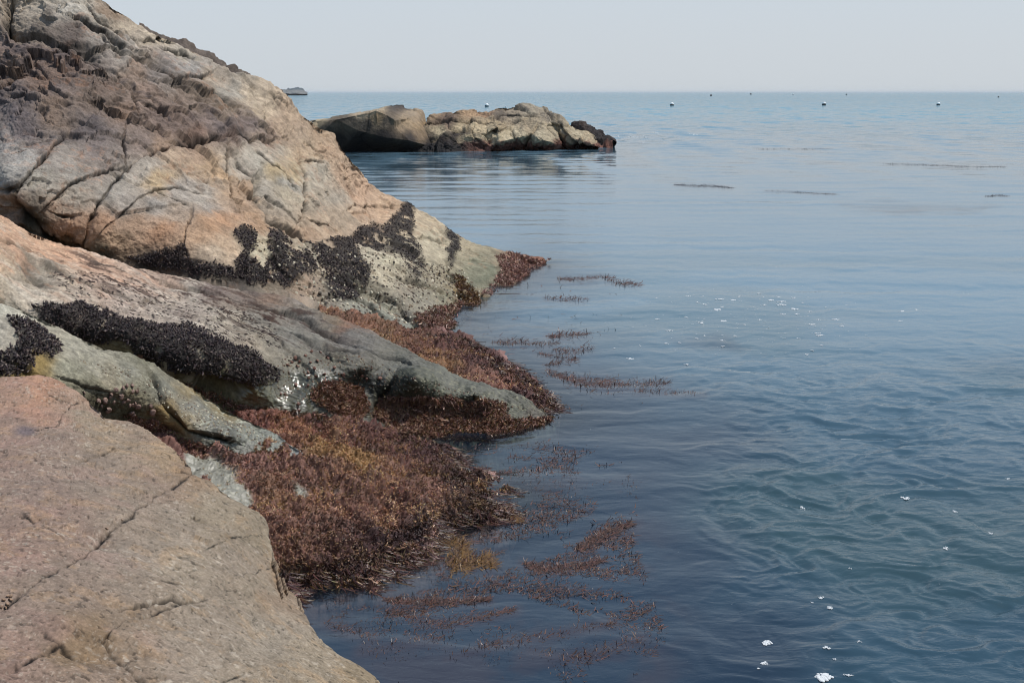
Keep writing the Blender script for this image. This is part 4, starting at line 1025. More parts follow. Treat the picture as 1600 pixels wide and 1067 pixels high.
z += near * choppy * (.016 * fbm(Pq * np.array([.55, 1.0, 1]) + warp * .6, 2.0, 3, .5, 33) + .024 * (ridged(Pq * np.array([.34, 1.0, 1]) + warp * 1.2, 1.4, 3, .45, 35) - .3) + .008 * (ridged(Pq * np.array([.6, 1.0, 1]) + warp * 2.2, 2.6, 2, .45, 38) - .3))
z += near * .0016 * fbm(Pw * np.array([.7, 1, 1]), 7.0, 2, .5, 36) * (0.5 + choppy)
# small wave breaking off the end of the islet
brk = polymask(wpx, wpy, [(930, 205), (985, 206), (1030, 212), (1090, 211), (1060, 220), (985, 222), (945, 222)], 5)
z += brk * .10 * fbm(Pw, .5, 3, .6, 37)
Pw[..., 2] = z
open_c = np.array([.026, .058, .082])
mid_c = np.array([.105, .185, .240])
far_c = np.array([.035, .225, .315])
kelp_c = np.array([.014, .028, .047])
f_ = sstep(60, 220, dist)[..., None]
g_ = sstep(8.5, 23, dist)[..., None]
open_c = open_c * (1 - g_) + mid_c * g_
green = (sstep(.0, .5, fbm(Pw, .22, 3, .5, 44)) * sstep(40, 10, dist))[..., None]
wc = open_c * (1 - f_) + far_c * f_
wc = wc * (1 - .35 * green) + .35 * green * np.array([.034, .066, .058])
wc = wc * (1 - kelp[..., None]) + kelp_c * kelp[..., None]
weedy = np.zeros(WX.shape)
for pts, half, n_, hg_, _c, _l in RAFTS:
    px_ = [p[0] for p in pts]
    py_ = [p[1] for p in pts]
    sl_ = (wpx > min(px_) - 60) & (wpx < max(px_) + 60) & (wpy > min(py_) - 40) & (wpy < max(py_) + 40)
    if sl_.any():
        d_, _s = polydist(wpx[sl_] + wj2[sl_] * half * 1.5, wpy[sl_] + wj[sl_] * half, pts)
        weedy[sl_] = np.maximum(weedy[sl_], np.exp(-(d_ / (half * 1.5)) ** 2))
sub_ = sstep(.0, .7, fbm(Pw * np.array([1, .8, 1]), 1.5, 4, .6, 47)) * polymask(wpx, wpy, [(480, 960), (660, 870), (720, 720), (860, 680), (1000, 760), (1060, 900), (1060, 1120), (560, 1120)], 60)
weedy = np.maximum(weedy * .5, sub_ * .40)[..., None]
wc = wc * (1 - .75 * weedy) + .75 * weedy * np.array([.062, .036, .034])
clear = .9 * np.exp(-(sd / .42) ** 1.3)
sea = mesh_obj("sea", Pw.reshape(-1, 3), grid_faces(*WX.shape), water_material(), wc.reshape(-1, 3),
               {"kelp": kelp.ravel(), "clear": clear.ravel(), "chop": (sstep(32, 120, dist) * .72 + .04).ravel(), "ripple": ((.25 + .55 * choppy) * sstep(90, 15, dist)).ravel()})
tag(sea, kind="structure")
sb = mesh_obj("seabed", [(-400, -50, -1.6), (400, -50, -1.6), (400, 400, -6), (-400, 400, -6)], [(0, 1, 2, 3)], plain_material("dark_seabed", (.05, .05, .045), .9))
tag(sb, kind="structure")

# ------------------------------------------------------------------ scatter helpers
def visible_sites(key, poly, n, soft=4, thresh=.5, facing=-.05, mask=None):
    """n points on a rock inside an outline: positions, normals, grid index"""
    P, N, X, Y, vis = ROCKS[key][:5]
    ax, ay = to_px(P)
    vdir = EYE - P
    vdir /= np.linalg.norm(vdir, axis=-1)[..., None]
    ok = (vis > .75) & ((N * vdir).sum(-1) > facing)
    jit = fbm(P, 4, 3, .6, 3) * 6
    if mask is None:
        ok &= polymask(ax + jit, ay + jit * .7, poly, soft) > thresh
    else:
        ok &= (polymask(X, Y, poly, 30) > .02) & (mask > .3)
    idx = np.flatnonzero(ok.ravel())
    if len(idx) == 0:
        return np.zeros((0, 3)), np.zeros((0, 3)), idx
    # equal chance per unit of area
    du = np.gradient(P, axis=1)
    dv = np.gradient(P, axis=0)
    ar = np.linalg.norm(np.cross(du, dv), axis=-1).ravel()[idx]
    ch = rng.choice(idx, size=n, p=ar / ar.sum())
    du, dv = du.reshape(-1, 3)[ch], dv.reshape(-1, 3)[ch]
    p = P.reshape(-1, 3)[ch] + du * rng.uniform(-.5, .5, (n, 1)) + dv * rng.uniform(-.5, .5, (n, 1))
    return p, N.reshape(-1, 3)[ch], ch

def frames(d):
    """unit vectors d -> two perpendicular unit vectors, randomly rolled"""
    r = rng.normal(size=d.shape)
    u = np.cross(d, r)
    u /= np.linalg.norm(u, axis=1)[:, None] + 1e-9
    return u, np.cross(d, u)

def unit(v):
    return v / (np.linalg.norm(v, axis=-1)[..., None] + 1e-9)

# ------------------------------------------------------------------ mussels
def mussel_shape(rings=6, seg=8):
    V = []
    for i in range(rings + 1):
        t = i / rings
        wd = (math.sin(math.pi * min(1, t ** .75))) ** .62 * (.35 + .65 * t) if 0 < t < 1 else 0.02
        for j in range(seg):
            a = 2 * math.pi * j / seg
            V.append((.26 * wd * math.cos(a) + .06 * math.sin(math.pi * t), .19 * wd * math.sin(a) * (1 - .25 * abs(math.cos(a))), t))
    Fq = []
    for i in range(rings):
        for j in range(seg):
            Fq.append((i * seg + j, i * seg + (j + 1) % seg, (i + 1) * seg + (j + 1) % seg, (i + 1) * seg + j))
    return np.array(V), np.array(Fq)

MV, MF = mussel_shape()

def mussel_colours(n):
    base = lin((44, 35, 36)) * rng.uniform(.5, 1.5, (n, 1)) * (1 + rng.normal(0, .08, (n, 3)))
    worn = rng.random(n)
    tip = np.where((worn < .14)[:, None], lin((176, 158, 142)), np.where((worn < .45)[:, None], lin((104, 84, 74)), lin((62, 50, 50))))
    t = np.clip((MV[:, 2] - .45) / .55, 0, 1) ** 1.5
    return np.clip(base[:, None] * (1 - t[None, :, None]) + tip[:, None] * t[None, :, None] * rng.uniform(.6, 1.1, (n, 1, 1)), .003, .6)

def place_batch(V, p, d, u, v, s):
    return p[:, None] + s[:, None, None] * (u[:, None] * V[None, :, 0:1] + v[:, None] * V[None, :, 1:2] + d[:, None] * V[None, :, 2:3])

def batch_faces(F0, nv, n):
    return (F0[None] + (np.arange(n) * nv)[:, None, None]).reshape(-1, F0.shape[1])

def poly_area(p):
    x, y = np.array(p, float).T
    return abs((x * np.roll(y, -1) - y * np.roll(x, -1)).sum()) / 2

near_mussels = []
for key, poly, lab in BEDS:
    n = int(poly_area(poly) / (3.4 if key == "hill" else 4.2))
    p, nn, _i = visible_sites(key, poly, n, 5, .35, -.5, MASK[key])
    d = unit(nn * .75 + np.array([0, 0, .1]) + rng.normal(0, .62, nn.shape))
    u, v = frames(d)
    s = rng.uniform(.020, .052, n) * (1.0 if key == "hill" else .82)
    p = p - d * (s * .45)[:, None] + nn * rng.uniform(0, .014, (n, 1))
    cc = mussel_colours(n)
    if key != "hill":                           # the nearest ones stand as single mussels
        tip = p + d * s[:, None]
        front = (nn * unit(EYE - p)).sum(-1)
        dd = np.linalg.norm(tip - EYE, axis=1)
        for k in range(n):
            if front[k] > .2:
                near_mussels.append((dd[k] / s[k], p[k], d[k], u[k], v[k], s[k]))
    V = place_batch(MV, p, d, u, v, s)
    o = mesh_obj("mussel_bed", V.reshape(-1, 3), batch_faces(MF, len(MV), n), M_MUSSEL, cc.reshape(-1, 3))
    tag(o, lab, "mussel bed", "mussel beds on the rocks", "stuff")

near_mussels.sort(key=lambda a: a[0])
from mathutils import Matrix
mcols = mussel_colours(6)
mprotos = [mesh_obj("mussel", MV, MF, M_MUSSEL, mcols[k], link=False) for k in range(6)]
for k, (_r, p, d, u, v, s) in enumerate(near_mussels[:290]):
    o = mprotos[k % 6].copy() if k >= 6 else mprotos[k]
    COL.objects.link(o)
    q = p + d * s * .18
    s *= 1.2
    o.matrix_world = Matrix(((u[0] * s, v[0] * s, d[0] * s, q[0]), (u[1] * s, v[1] * s, d[1] * s, q[1]), (u[2] * s, v[2] * s, d[2] * s, q[2]), (0, 0, 0, 1)))
    tag(o, "single dark mussel standing proud of a mussel bed beside the lower left rocks", "mussel", "mussels in the nearest beds")

# ------------------------------------------------------------------ seaweed turf on the rocks
def tufts(name, sites, blade, width, blades, colours, label, lean=.7, droop=0.0, cat="seaweed"):
    V, Cc = [], []
    for (p, nn, col, bl) in sites:
        n = len(p)
        for _b in range(blades):
            d = unit(nn + rng.normal(0, lean, nn.shape) + np.array([0, 0, -droop]))
            u, _v = frames(d)
            ln = (rng.uniform(.5, 1.2, (n, 1)) * bl)
            wd = ln * width
            root = p + rng.normal(0, .35, (n, 3)) * bl * np.array([1, 1, .3]) - nn * .004
            bend = rng.normal(0, .35, (n, 3)) * ln
            mid = root + d * ln * .55
            end = root + d * ln + bend + np.array([0, 0, -droop * .4]) * ln
            V.append(np.stack([root - u * wd * .5, root + u * wd * .5, mid + u * wd * .6, mid - u * wd * .6], 1))
            V.append(np.stack([mid - u * wd * .6, mid + u * wd * .6, end + u * wd * .25, end - u * wd * .25], 1))
            sh = rng.uniform(.7, 1.3, (n, 1, 1)) * (1 + rng.normal(0, .07, (n, 1, 3)))
            k = np.clip(col[:, None] * sh * np.ones((1, 4, 1)), .004, .6)
            Cc += [k, k]
    V = np.concatenate(V).reshape(-1, 3)
    Cc = np.concatenate(Cc).reshape(-1, 3)
    Fq = np.arange(len(V)).reshape(-1, 4)
    o = mesh_obj(name, V, Fq, M_ALGA, Cc, smooth=False)
    tag(o, label, cat, None, "stuff")
    return o

def shelf_sites(key, poly, n, bl):
    p, nn, i = visible_sites(key, poly, n, 4, .4, -.4)
    col, bare, _l = ROCKS[key][5:]
    keep = (rng.random(n) > bare.ravel()[i] * .95) & (p[:, 2] > -.05)
    p, nn, i = p[keep], nn[keep], i[keep]
    c = col.reshape(-1, 3)[i]
    ps = rng.random((len(p), 1)) * .5 + .5 * np.clip(.5 + .9 * fbm(p, 3.2, 4, .6, 23)[:, None], 0, 1)
    big = np.clip(.95 + .75 * fbm(p, 1.7, 3, .6, 27)[:, None], .35, 1.5)
    big = big * (.62 + .5 * sstep(.03, .16, p[:, 2:3] + .05 * fbm(p, 2.5, 3, .6, 28)[:, None]))
    olive = sstep(.15, .5, fbm(p, 2.1, 4, .6, 29)[:, None]) * .55
    c = c * (1 - olive) + olive * lin((118, 92, 52))
    c = big * np.array([1.64, 1.56, 1.34]) * np.where(ps < .42, c * .42 + .3 * lin((50, 38, 32)), np.where(ps > .60, c * .6 + .4 * lin((178, 146, 116)), c))
    edge = np.clip(1.6 - p[:, 2:3] * 6, .8, 1.5)      # longer where the water reaches it
    return (p, nn, c, bl * edge)

LOW_ALL = [(300, 640), (400, 640), (560, 655), (700, 695), (755, 740), (812, 770), (795, 815), (700, 850), (640, 895), (560, 925), (430, 940), (380, 820), (280, 700)]
tufts("seaweed_turf", [shelf_sites("low", LOW_ALL, 31000, .0195)], .0195, .30, 5, None, "brown and pink seaweed turf covering the broad low shelf")
MID_ALL = [(490, 465), (560, 490), (650, 515), (730, 530), (830, 590), (882, 645), (860, 665), (740, 660), (560, 600)]
tufts("seaweed_turf", [shelf_sites("mid", MID_ALL, 14000, .023)], .023, .30, 5, None, "reddish seaweed turf on the narrow shelf behind the ridge nose")

def patch_sites(key, poly, n, bl, cols):
    p, nn, i = visible_sites(key, poly, n, 5, .4, -.3)
    c = np.array([lin(x) for x in cols])[rng.integers(0, len(cols), n)]
    return (p, nn, c * GAIN, bl * np.ones((n, 1)))

RED = [(112, 74, 56), (138, 98, 76), (86, 56, 46), (152, 112, 90), (178, 140, 116), (120, 92, 54)]
PINK = [(162, 120, 104), (134, 94, 80), (186, 146, 128), (108, 72, 62)]
GOLD = [(130, 96, 48), (110, 76, 42), (90, 58, 40)]
tufts("seaweed_tuft", [patch_sites("ridge", [(485, 621), (500, 600), (530, 598), (562, 604), (578, 644), (562, 656), (530, 648), (500, 634)], 2200, .026, RED)], 0, .3, 6, None, "lumpy brown seaweed patch in the middle of the ridge nose")
tufts("seaweed_tuft", [patch_sites("ridge", [(582, 647), (605, 622), (669, 618), (706, 618), (729, 630), (744, 620), (789, 632), (794, 655), (830, 655), (872, 650), (868, 662), (800, 682), (762, 690), (687, 688), (612, 672)], 5500, .030, RED)], 0, .28, 6, None, "long hanging red seaweed fringe along the foot of the ridge nose", droop=.3)
tufts("seaweed_tuft", [patch_sites("ridge", [(215, 552), (240, 572), (270, 592), (330, 612), (372, 632), (440, 640), (560, 656), (560, 668), (440, 656), (370, 655), (310, 632), (250, 604), (215, 578)], 1400, .026, RED + PINK)], 0, .32, 6, None, "thin seaweed seam in the gutter between ridge and low step")
tufts("seaweed_tuft", [patch_sites("hill", [(776, 402), (800, 396), (856, 409), (832, 428), (790, 452), (755, 464), (772, 440), (786, 420)], 2600, .034, PINK)], 0, .3, 5, None, "pinkish seaweed crust on the seaward point of the hill")
tufts("seaweed_tuft", [patch_sites("hill", [(648, 490), (690, 478), (716, 472), (745, 476), (722, 500), (700, 522), (650, 526)], 2200, .032, PINK + RED)], 0, .3, 5, None, "pinkish seaweed fringe low on the hill above the narrow shelf"),
tufts("seaweed_tuft", [patch_sites("hill", [(706, 428), (722, 432), (740, 456), (750, 478), (732, 480), (716, 452)], 900, .032, GOLD)], 0, .3, 5, None, "golden brown seaweed streak in the hill's last gully")
tufts("seaweed_tuft", [patch_sites("step", [(200, 650), (240, 655), (300, 690), (340, 700), (300, 712), (250, 690), (210, 668)], 500, .022, PINK + RED)], 0, .34, 6, None, "small pink seaweed tufts below the cluster of sea snails")

# long limp strands where the shelves meet the water
def strands(key, poly, n, ln, cols, label, out_dir):
    P, N, X, Y, vis = ROCKS[key][:5]
    p, nn, i = visible_sites(key, poly, n * 5, 4, .3, -.6)
    k = (p[:, 2] < .07) & (p[:, 2] > -.03)
    p = p[k][:n]
    m = len(p)
    p[:, 2] = np.maximum(p[:, 2], .002) + rng.uniform(0, .012, m)
    az = np.arctan2(out_dir[1], out_dir[0]) + rng.normal(0, .55, m)
    L_ = ln * rng.uniform(.4, 1.3, m)
    wd = rng.uniform(.0025, .006, m)
    rows = []
    q = p.copy()
    for s_ in range(6):
        side = np.stack([-np.sin(az), np.cos(az), az * 0], -1)
        w_ = wd * (1 - s_ / 6.5)
        rows.append(np.stack([q - side * w_[:, None], q + side * w_[:, None] + np.array([0, 0, .003])], 1))
        q = q + (L_ / 5)[:, None] * np.stack([np.cos(az), np.sin(az), -.25 + 0 * az], -1)
        q[:, 2] = np.maximum(q[:, 2], .002)
        az = az + rng.normal(0, .35, m)
    V = np.stack(rows, 1).reshape(m, -1, 3)
    F0 = np.array([(2 * a, 2 * a + 1, 2 * a + 3, 2 * a + 2) for a in range(5)])
    c = np.array([lin(x) for x in cols])[rng.integers(0, len(cols), m)] * rng.uniform(.35, .85, (m, 1))
    o = mesh_obj("seaweed_fringe", V.reshape(-1, 3), batch_faces(F0, 12, m), M_SPRIG, np.repeat(c, 12, 0), smooth=False)
    tag(o, label, "seaweed", None, "stuff")
MAROON = [(74, 44, 40), (92, 56, 48), (60, 38, 36), (104, 70, 52), (98, 76, 44)]
strands("low", LOW_ALL, 5200, .13, MAROON, "dark limp seaweed strands hanging into the water from the broad shelf", (1, -.35))
strands("mid", MID_ALL, 2600, .13, MAROON, "dark limp seaweed strands along the water's edge of the narrow shelf", (1, -.1))

# sparse dark mussel spat along the grain of the ridge: more than anyone could count
p, nn, _i = visible_sites("ridge", [(60, 420), (150, 425), (250, 455), (330, 470), (420, 500), (440, 540), (380, 540), (300, 505), (200, 490), (120, 470)], 1500, 5, .4)
gd = al[None] + rng.normal(0, .15, (len(p), 3))
gd = unit(gd - nn * (gd * nn).sum(-1)[:, None])
uu = np.cross(gd, nn)
s = rng.uniform(.015, .045, len(p))
V = place_batch(MV * np.array([.75, .75, 1.4]), p, gd, uu, nn, s)
cc = mussel_colours(len(p)) * .5 + .5 * lin((70, 50, 42))
o = mesh_obj("mussel_spat", V.reshape(-1, 3), batch_faces(MF, len(MV), len(p)), M_MUSSEL, cc.reshape(-1, 3))
tag(o, "tiny dark mussels flecked along the grain of the pale ridge", "mussels", None, "stuff")
# barnacles and little limpets
def limpets(key, poly, n, r0, r1, cols, label):
    p, nn, _i = visible_sites(key, poly, n, 6, .4)
    seg = 7
    a = 2 * np.pi * np.arange(seg) / seg
    LV = np.concatenate([np.c_[np.cos(a), np.sin(a), a * 0 - .2], np.c_[.55 * np.cos(a), .55 * np.sin(a), a * 0 + .45], np.c_[.16 * np.cos(a), .16 * np.sin(a), a * 0 + .7]])
    LF = np.array([(r * seg + j, r * seg + (j + 1) % seg, (r + 1) * seg + (j + 1) % seg, (r + 1) * seg + j) for r in (0, 1) for j in range(seg)])
    u, v = frames(nn)
    V = place_batch(LV, p, nn, u, v, rng.uniform(r0, r1, n))
    c = np.array([lin(x) for x in cols])[rng.integers(0, len(cols), n)] * rng.uniform(.6, 1.1, (n, 1))
    o = mesh_obj("barnacles", V.reshape(-1, 3), batch_faces(LF, len(LV), n), M_SHELL, np.repeat(c, len(LV), 0))
    tag(o, label, "barnacles", None, "stuff")
limpets("hill", [(400, 380), (560, 390), (720, 420), (760, 470), (700, 490), (640, 505), (480, 470), (430, 440)], 1500, .010, .026, [(90, 78, 64), (120, 104, 84), (70, 60, 50), (190, 180, 156)], "small barnacles and limpets speckling the pale foot of the hill")
limpets("ridge", [(430, 560), (560, 555), (640, 590), (760, 618), (830, 645), (640, 625), (560, 600), (470, 630), (430, 620)], 600, .005, .013, [(150, 146, 122), (120, 108, 88), (104, 82, 64), (84, 62, 50)], "barnacles on the wet green nose of the ridge")
limpets("step", [(120, 560), (200, 575), (320, 640), (440, 690), (330, 680), (230, 620)], 420, .004, .011, [(180, 172, 150), (140, 128, 104), (104, 86, 70)], "barnacles on the low rounded step")

# ------------------------------------------------------------------ sea snails
def snail_shape():
    V, Fq, Cc = [], [], []
    seg, steps, turns = 10, 54, 2.6
    for i in range(steps + 1):
        t = i / steps
        a = turns * 2 * math.pi * t
        R = .06 + .50 * t ** 1.7
        r = .05 + .46 * t ** 1.6
        cz = .95 - .95 * t ** 1.25 + .42 * (t ** 2)
        for j in range(seg):
            b = 2 * math.pi * j / seg
            rr = R * .85 + r * math.cos(b)
            rb = 1 + .06 * math.sin(9 * a)
            V.append((rr * rb * math.cos(a), rr * rb * math.sin(a), cz + r * math.sin(b)))
            Cc.append(lin((150, 122, 108)) * (.6 + .5 * (1 - t)) * (1 + .18 * math.sin(7 * a + 3 * b)))
    for i in range(steps):
        for j in range(seg):
            Fq.append((i * seg + j, i * seg + (j + 1) % seg, (i + 1) * seg + (j + 1) % seg, (i + 1) * seg + j))
    n = len(V)
    V.append((.05, 0, 1.02))
    Cc.append(lin((176, 156, 142)))
    for j in range(0, seg, 1):
        Fq.append((n, n, j, (j + 1) % seg))
    V = np.array(V)
    V[:, 2] -= .05
    return V, Fq, np.array(Cc)

SV, SF, SC = snail_shape()
tri = [f for f in SF if f[0] != f[1]]
snail0 = mesh_obj("sea_snail", SV, tri, M_SHELL, SC, link=False)
snail1 = mesh_obj("sea_snail", SV, tri, M_SHELL, SC * np.array([1.0, .78, .7]) * .75, link=False)
snail2 = mesh_obj("sea_snail", SV, tri, M_SHELL, np.clip(SC * np.array([1.0, 1.02, .85]) * 1.25, 0, .6), link=False)
_pxc = {}
def on_rock(key, x, y):
    if key not in _pxc:
        P, N, X, Y, vis = ROCKS[key][:5]
        ax, ay = to_px(P)
        _pxc[key] = (ax + (vis < .8) * 9999, ay)
    ax, ay = _pxc[key]
    i = np.argmin(((ax - x) ** 2 + (ay - y) ** 2).ravel())
    return ROCKS[key][0].reshape(-1, 3)[i], ROCKS[key][1].reshape(-1, 3)[i]

_used = set()
def snail(proto, key, x, y, size_px, label, group):
    p, n = on_rock(key, x, y)
    r = .5 * size_px * np.linalg.norm(p - EYE) / F
    o = proto if proto.name not in _used else proto.copy()
    _used.add(proto.name)
    COL.objects.link(o)
    d = Vector(n) + Vector(rng.normal(0, .35, 3))
    o.rotation_mode = 'QUATERNION'
    from mathutils import Quaternion
    o.rotation_quaternion = d.to_track_quat('Z', 'X') @ Quaternion((0, 0, 1), rng.uniform(0, 6.28))
    o.location = Vector(p) + Vector(n) * r * .25
    o.scale = (r, r, r * .95)
    tag(o, label, "sea snail", group)

for x, y, s in [(169, 617, 12), (162, 626, 12), (151, 628, 11), (167, 638, 13), (182, 610, 10), (186, 620, 12), (199, 623, 10), (193, 628, 8), (208, 630, 11), (216, 634, 11), (205, 642, 11), (209, 647, 8), (235, 633, 8), (238, 641, 14), (251, 642, 12), (190, 607, 9), (196, 603, 8), (204, 611, 10), (205, 604, 8), (212, 611, 8), (201, 633, 8), (157, 634, 7), (176, 628, 7)]:
    snail(snail0, "step", x, y, s * 1.05, "round greyish pink sea snail in the cluster under the low step rock", "sea snails clustered under the low step rock")
snail(snail0, "step", 130, 615, 7, "small pale sea snail alone at the upper rim of the foreground slab", None)
for x, y, s in [(464, 574, 7), (484, 568, 7), (492, 577, 8), (481, 583, 7), (483, 591, 6), (495, 587, 7), (507, 587, 8), (521, 576, 8), (511, 562, 8), (496, 565, 7), (462, 602, 8), (482, 602, 6), (438, 616, 5), (445, 616, 5), (466, 631, 8), (536, 585, 8), (566, 586, 7), (572, 591, 6), (594, 592, 9), (462, 560, 9), (487, 550, 7), (476, 556, 7), (500, 552, 6), (470, 566, 6), (530, 592, 6), (455, 566, 7), (448, 572, 7)]:
    snail(snail1, "ridge", x, y, s, "small brown sea snail on the glistening wet nose of the ridge", "brown sea snails on the wet ridge nose")
for x, y, s in [(4, 938, 8), (10, 944, 8), (16, 939, 8), (8, 949, 6), (18, 933, 7), (2, 947, 7), (11, 933, 6), (167, 828, 6), (190, 812, 4)]:
    snail(snail2, "slab", x, y, s, "little yellowish sea snail lodged in the foreground slab's long crack", "yellowish sea snails in the slab's crack")

# ------------------------------------------------------------------ floating seaweed
def sprig_mesh(pts, hgt, flat=.35):
    """bent ribbons rising from or lying along the surface"""
    n = len(pts)
    k = 4
    az = rng.uniform(0, 2 * np.pi, n)
    lie = rng.random(n) < flat
    el = np.where(lie, rng.uniform(.0, .18, n), rng.uniform(.3, 1.3, n))
    drift = rng.normal(.5, .9, n)
    az = np.where(lie, drift, az)
    cv = rng.normal(0, .5, n)
    ln = hgt * rng.uniform(.3, 1.1, n) ** 1.3 * np.where(lie, 1.9, 1)
    wd = ln * rng.uniform(.035, .085, n) + .001
    pos = pts.copy()
    pos[:, 2] = -.004
    side = np.stack([-np.sin(az), np.cos(az), az * 0], -1)
    rows = []
    for s in range(k + 1):
        t = s / k
        w_ = wd * (1.0 - .75 * t)
        rows.append(np.stack([pos - side * w_[:, None], pos + side * w_[:, None] + np.array([0, 0, .3]) * w_[:, None]], 1))
        e = np.clip(el + cv * t - .5 * t * (~lie), -.02, 1.55)
        pos = pos + (ln / k)[:, None] * np.stack([np.cos(az) * np.cos(e), np.sin(az) * np.cos(e), np.sin(e)], -1)
        az = az + rng.normal(0, .25, n)
        pos[:, 2] = np.maximum(pos[:, 2], .001)
    V = np.stack(rows, 1).reshape(n, -1, 3)
    F0 = np.array([(2 * s, 2 * s + 1, 2 * s + 3, 2 * s + 2) for s in range(k)])
    return V.reshape(-1, 3), batch_faces(F0, 2 * (k + 1), n), 2 * (k + 1)

SPR = [(76, 52, 42), (92, 64, 50), (60, 42, 36), (104, 70, 58), (84, 62, 44)]
SPD = [(50, 42, 42), (62, 50, 48), (44, 38, 38)]
SPG = [(124, 92, 46), (106, 78, 42), (90, 62, 40)]
def weed(name, px, py, hgt, cols, label, cat, group=None, kind=None, flat=.78):
    """hgt in px of the photograph at that place"""
    pts = at_z(np.asarray(px, float), np.asarray(py, float), .0)
    h = hgt * np.linalg.norm(pts - EYE, axis=1) / F
    V, Fq, nv = sprig_mesh(pts, h, flat)
    c = np.array([lin(x) for x in cols])[rng.integers(0, len(cols), len(pts))] * rng.uniform(.5, 1.15, (len(pts), 1))
    o = mesh_obj(name, V, Fq, M_SPRIG, np.repeat(c, nv, 0), smooth=False)
    tag(o, label, cat, group, kind)

def band(pts, half, n, thin_ends=True):
    p = resample(pts, 400)
    i = rng.integers(0, 400, n)
    t = i / 399.0
    wdt = half * (np.sin(np.pi * np.clip(t, .03, .97)) ** .5 if thin_ends else 1)
    cl = .35 + .65 * np.abs(np.sin(t * 17 + pts[0][0]))
    off = rng.normal(0, .5, n) * wdt * cl
    return p[i, 0] + rng.normal(0, 2.5, n), p[i, 1] + off

G = "floating seaweed rafts"
for pts, half, n, hg, cols, lab in RAFTS:
    far_ = hg < 5
    x, y = band(pts, half * (1.25 if far_ else 1.6), int(n * (3 if far_ else 2.3)))
    if far_:
        hg *= .8
    else:
        hg *= .78
    weed("seaweed_raft", x, y, hg, SPD if far_ else (SPR if cols == "red" else SPG), lab, "seaweed raft", G)
# the loose sprigs in between, beyond counting
zone = [(500, 940), (660, 890), (720, 840), (800, 810), (720, 720), (700, 700), (860, 690), (960, 700), (1000, 760), (990, 850), (1020, 930), (1040, 1000), (980, 1067), (620, 1080), (560, 1020)]
X0 = rng.uniform(490, 1060, 52000)
Y0 = rng.uniform(685, 1085, 52000)
Q0 = at_z(X0, Y0)
dens = fbm(Q0 * np.array([1, .8, 1]) + .25 * fbm(Q0, 1.2, 2, .5, 3)[:, None], 1.9, 3, .6, 41) + .35 * fbm(Q0 * np.array([.4, 1, 1]), 4.5, 2, .5, 42) - .10 * (Y0 < 800)
k = (polymask(X0, Y0, zone, 25) > .5) & (dens > -.25 + .5 * rng.random(len(X0)))
X0, Y0 = X0[k][:13000], Y0[k][:13000]
weed("floating_seaweed", X0, Y0, 7.0, SPR, "loose brown seaweed sprigs pricking through the near water", "seaweed", None, "stuff", .6)
X1 = rng.uniform(740, 1010, 500)
Y1 = np.r_[rng.uniform(485, 640, 400), rng.uniform(430, 480, 100)]
k = fbm(at_z(X1, Y1), 1.2, 3, .6, 45) > .1
k &= ~inside(X1, Y1, [(480, 400), (860, 405), (700, 520), (880, 640), (700, 700), (480, 700)])
weed("floating_seaweed", X1[k], Y1[k], 8, SPR, "scattered seaweed sprigs between the hill's point and the thick raft", "seaweed", None, "stuff", .3)

# ------------------------------------------------------------------ foam
def foam_mat():
    m = plain_material("sea_foam", (.56, .58, .58), .7, .3)
    return m
M_FOAM = foam_mat()
def bubbles(px, py, rx, ry, n, seed):
    """a mat of small domed bubbles, rx by ry photograph pixels"""
    r_ = np.random.default_rng(seed)
    c = at_z(px, py)
    d = np.linalg.norm(c - EYE)
    a = rx * d / F
    b = ry * c[1] * c[1] / (3.0 * F)
    q = r_.normal(0, .42, (n, 2))
    q = q[np.hypot(q[:, 0], q[:, 1]) < 1]
    q[:, 1] += .25 * np.sin(q[:, 0] * 3 + seed)
    s0_ = r_.uniform(.10, .22)
    q = q[(np.hypot(q[:, 0] - .3, q[:, 1]) > .16) & (np.hypot(q[:, 0] + .35, q[:, 1] + .1) > .12)]
    s = np.minimum(a, b) * r_.uniform(.09, .24, len(q))
    seg = 7
    an = 2 * np.pi * np.arange(seg) / seg
    DV = np.concatenate([np.c_[np.cos(an), np.sin(an), an * 0 - .3], np.c_[.8 * np.cos(an), .8 * np.sin(an), an * 0 + .12], np.c_[.35 * np.cos(an), .35 * np.sin(an), an * 0 + .24], [[0, 0, .27]] * seg])
    DF = np.array([(r * seg + j, r * seg + (j + 1) % seg, (r + 1) * seg + (j + 1) % seg, (r + 1) * seg + j) for r in (0, 1, 2) for j in range(seg)])
    p = np.c_[q[:, 0] * a, q[:, 1] * b, np.full(len(q), .004)]
    V = p[:, None] + s[:, None, None] * DV[None]
    return c, V.reshape(-1, 3), batch_faces(DF, len(DV), len(q))

def sea_z(x, y):
    i = np.argmin((WX - x).ravel() ** 2 + (WY - y).ravel() ** 2)
    return float(z.ravel()[i])

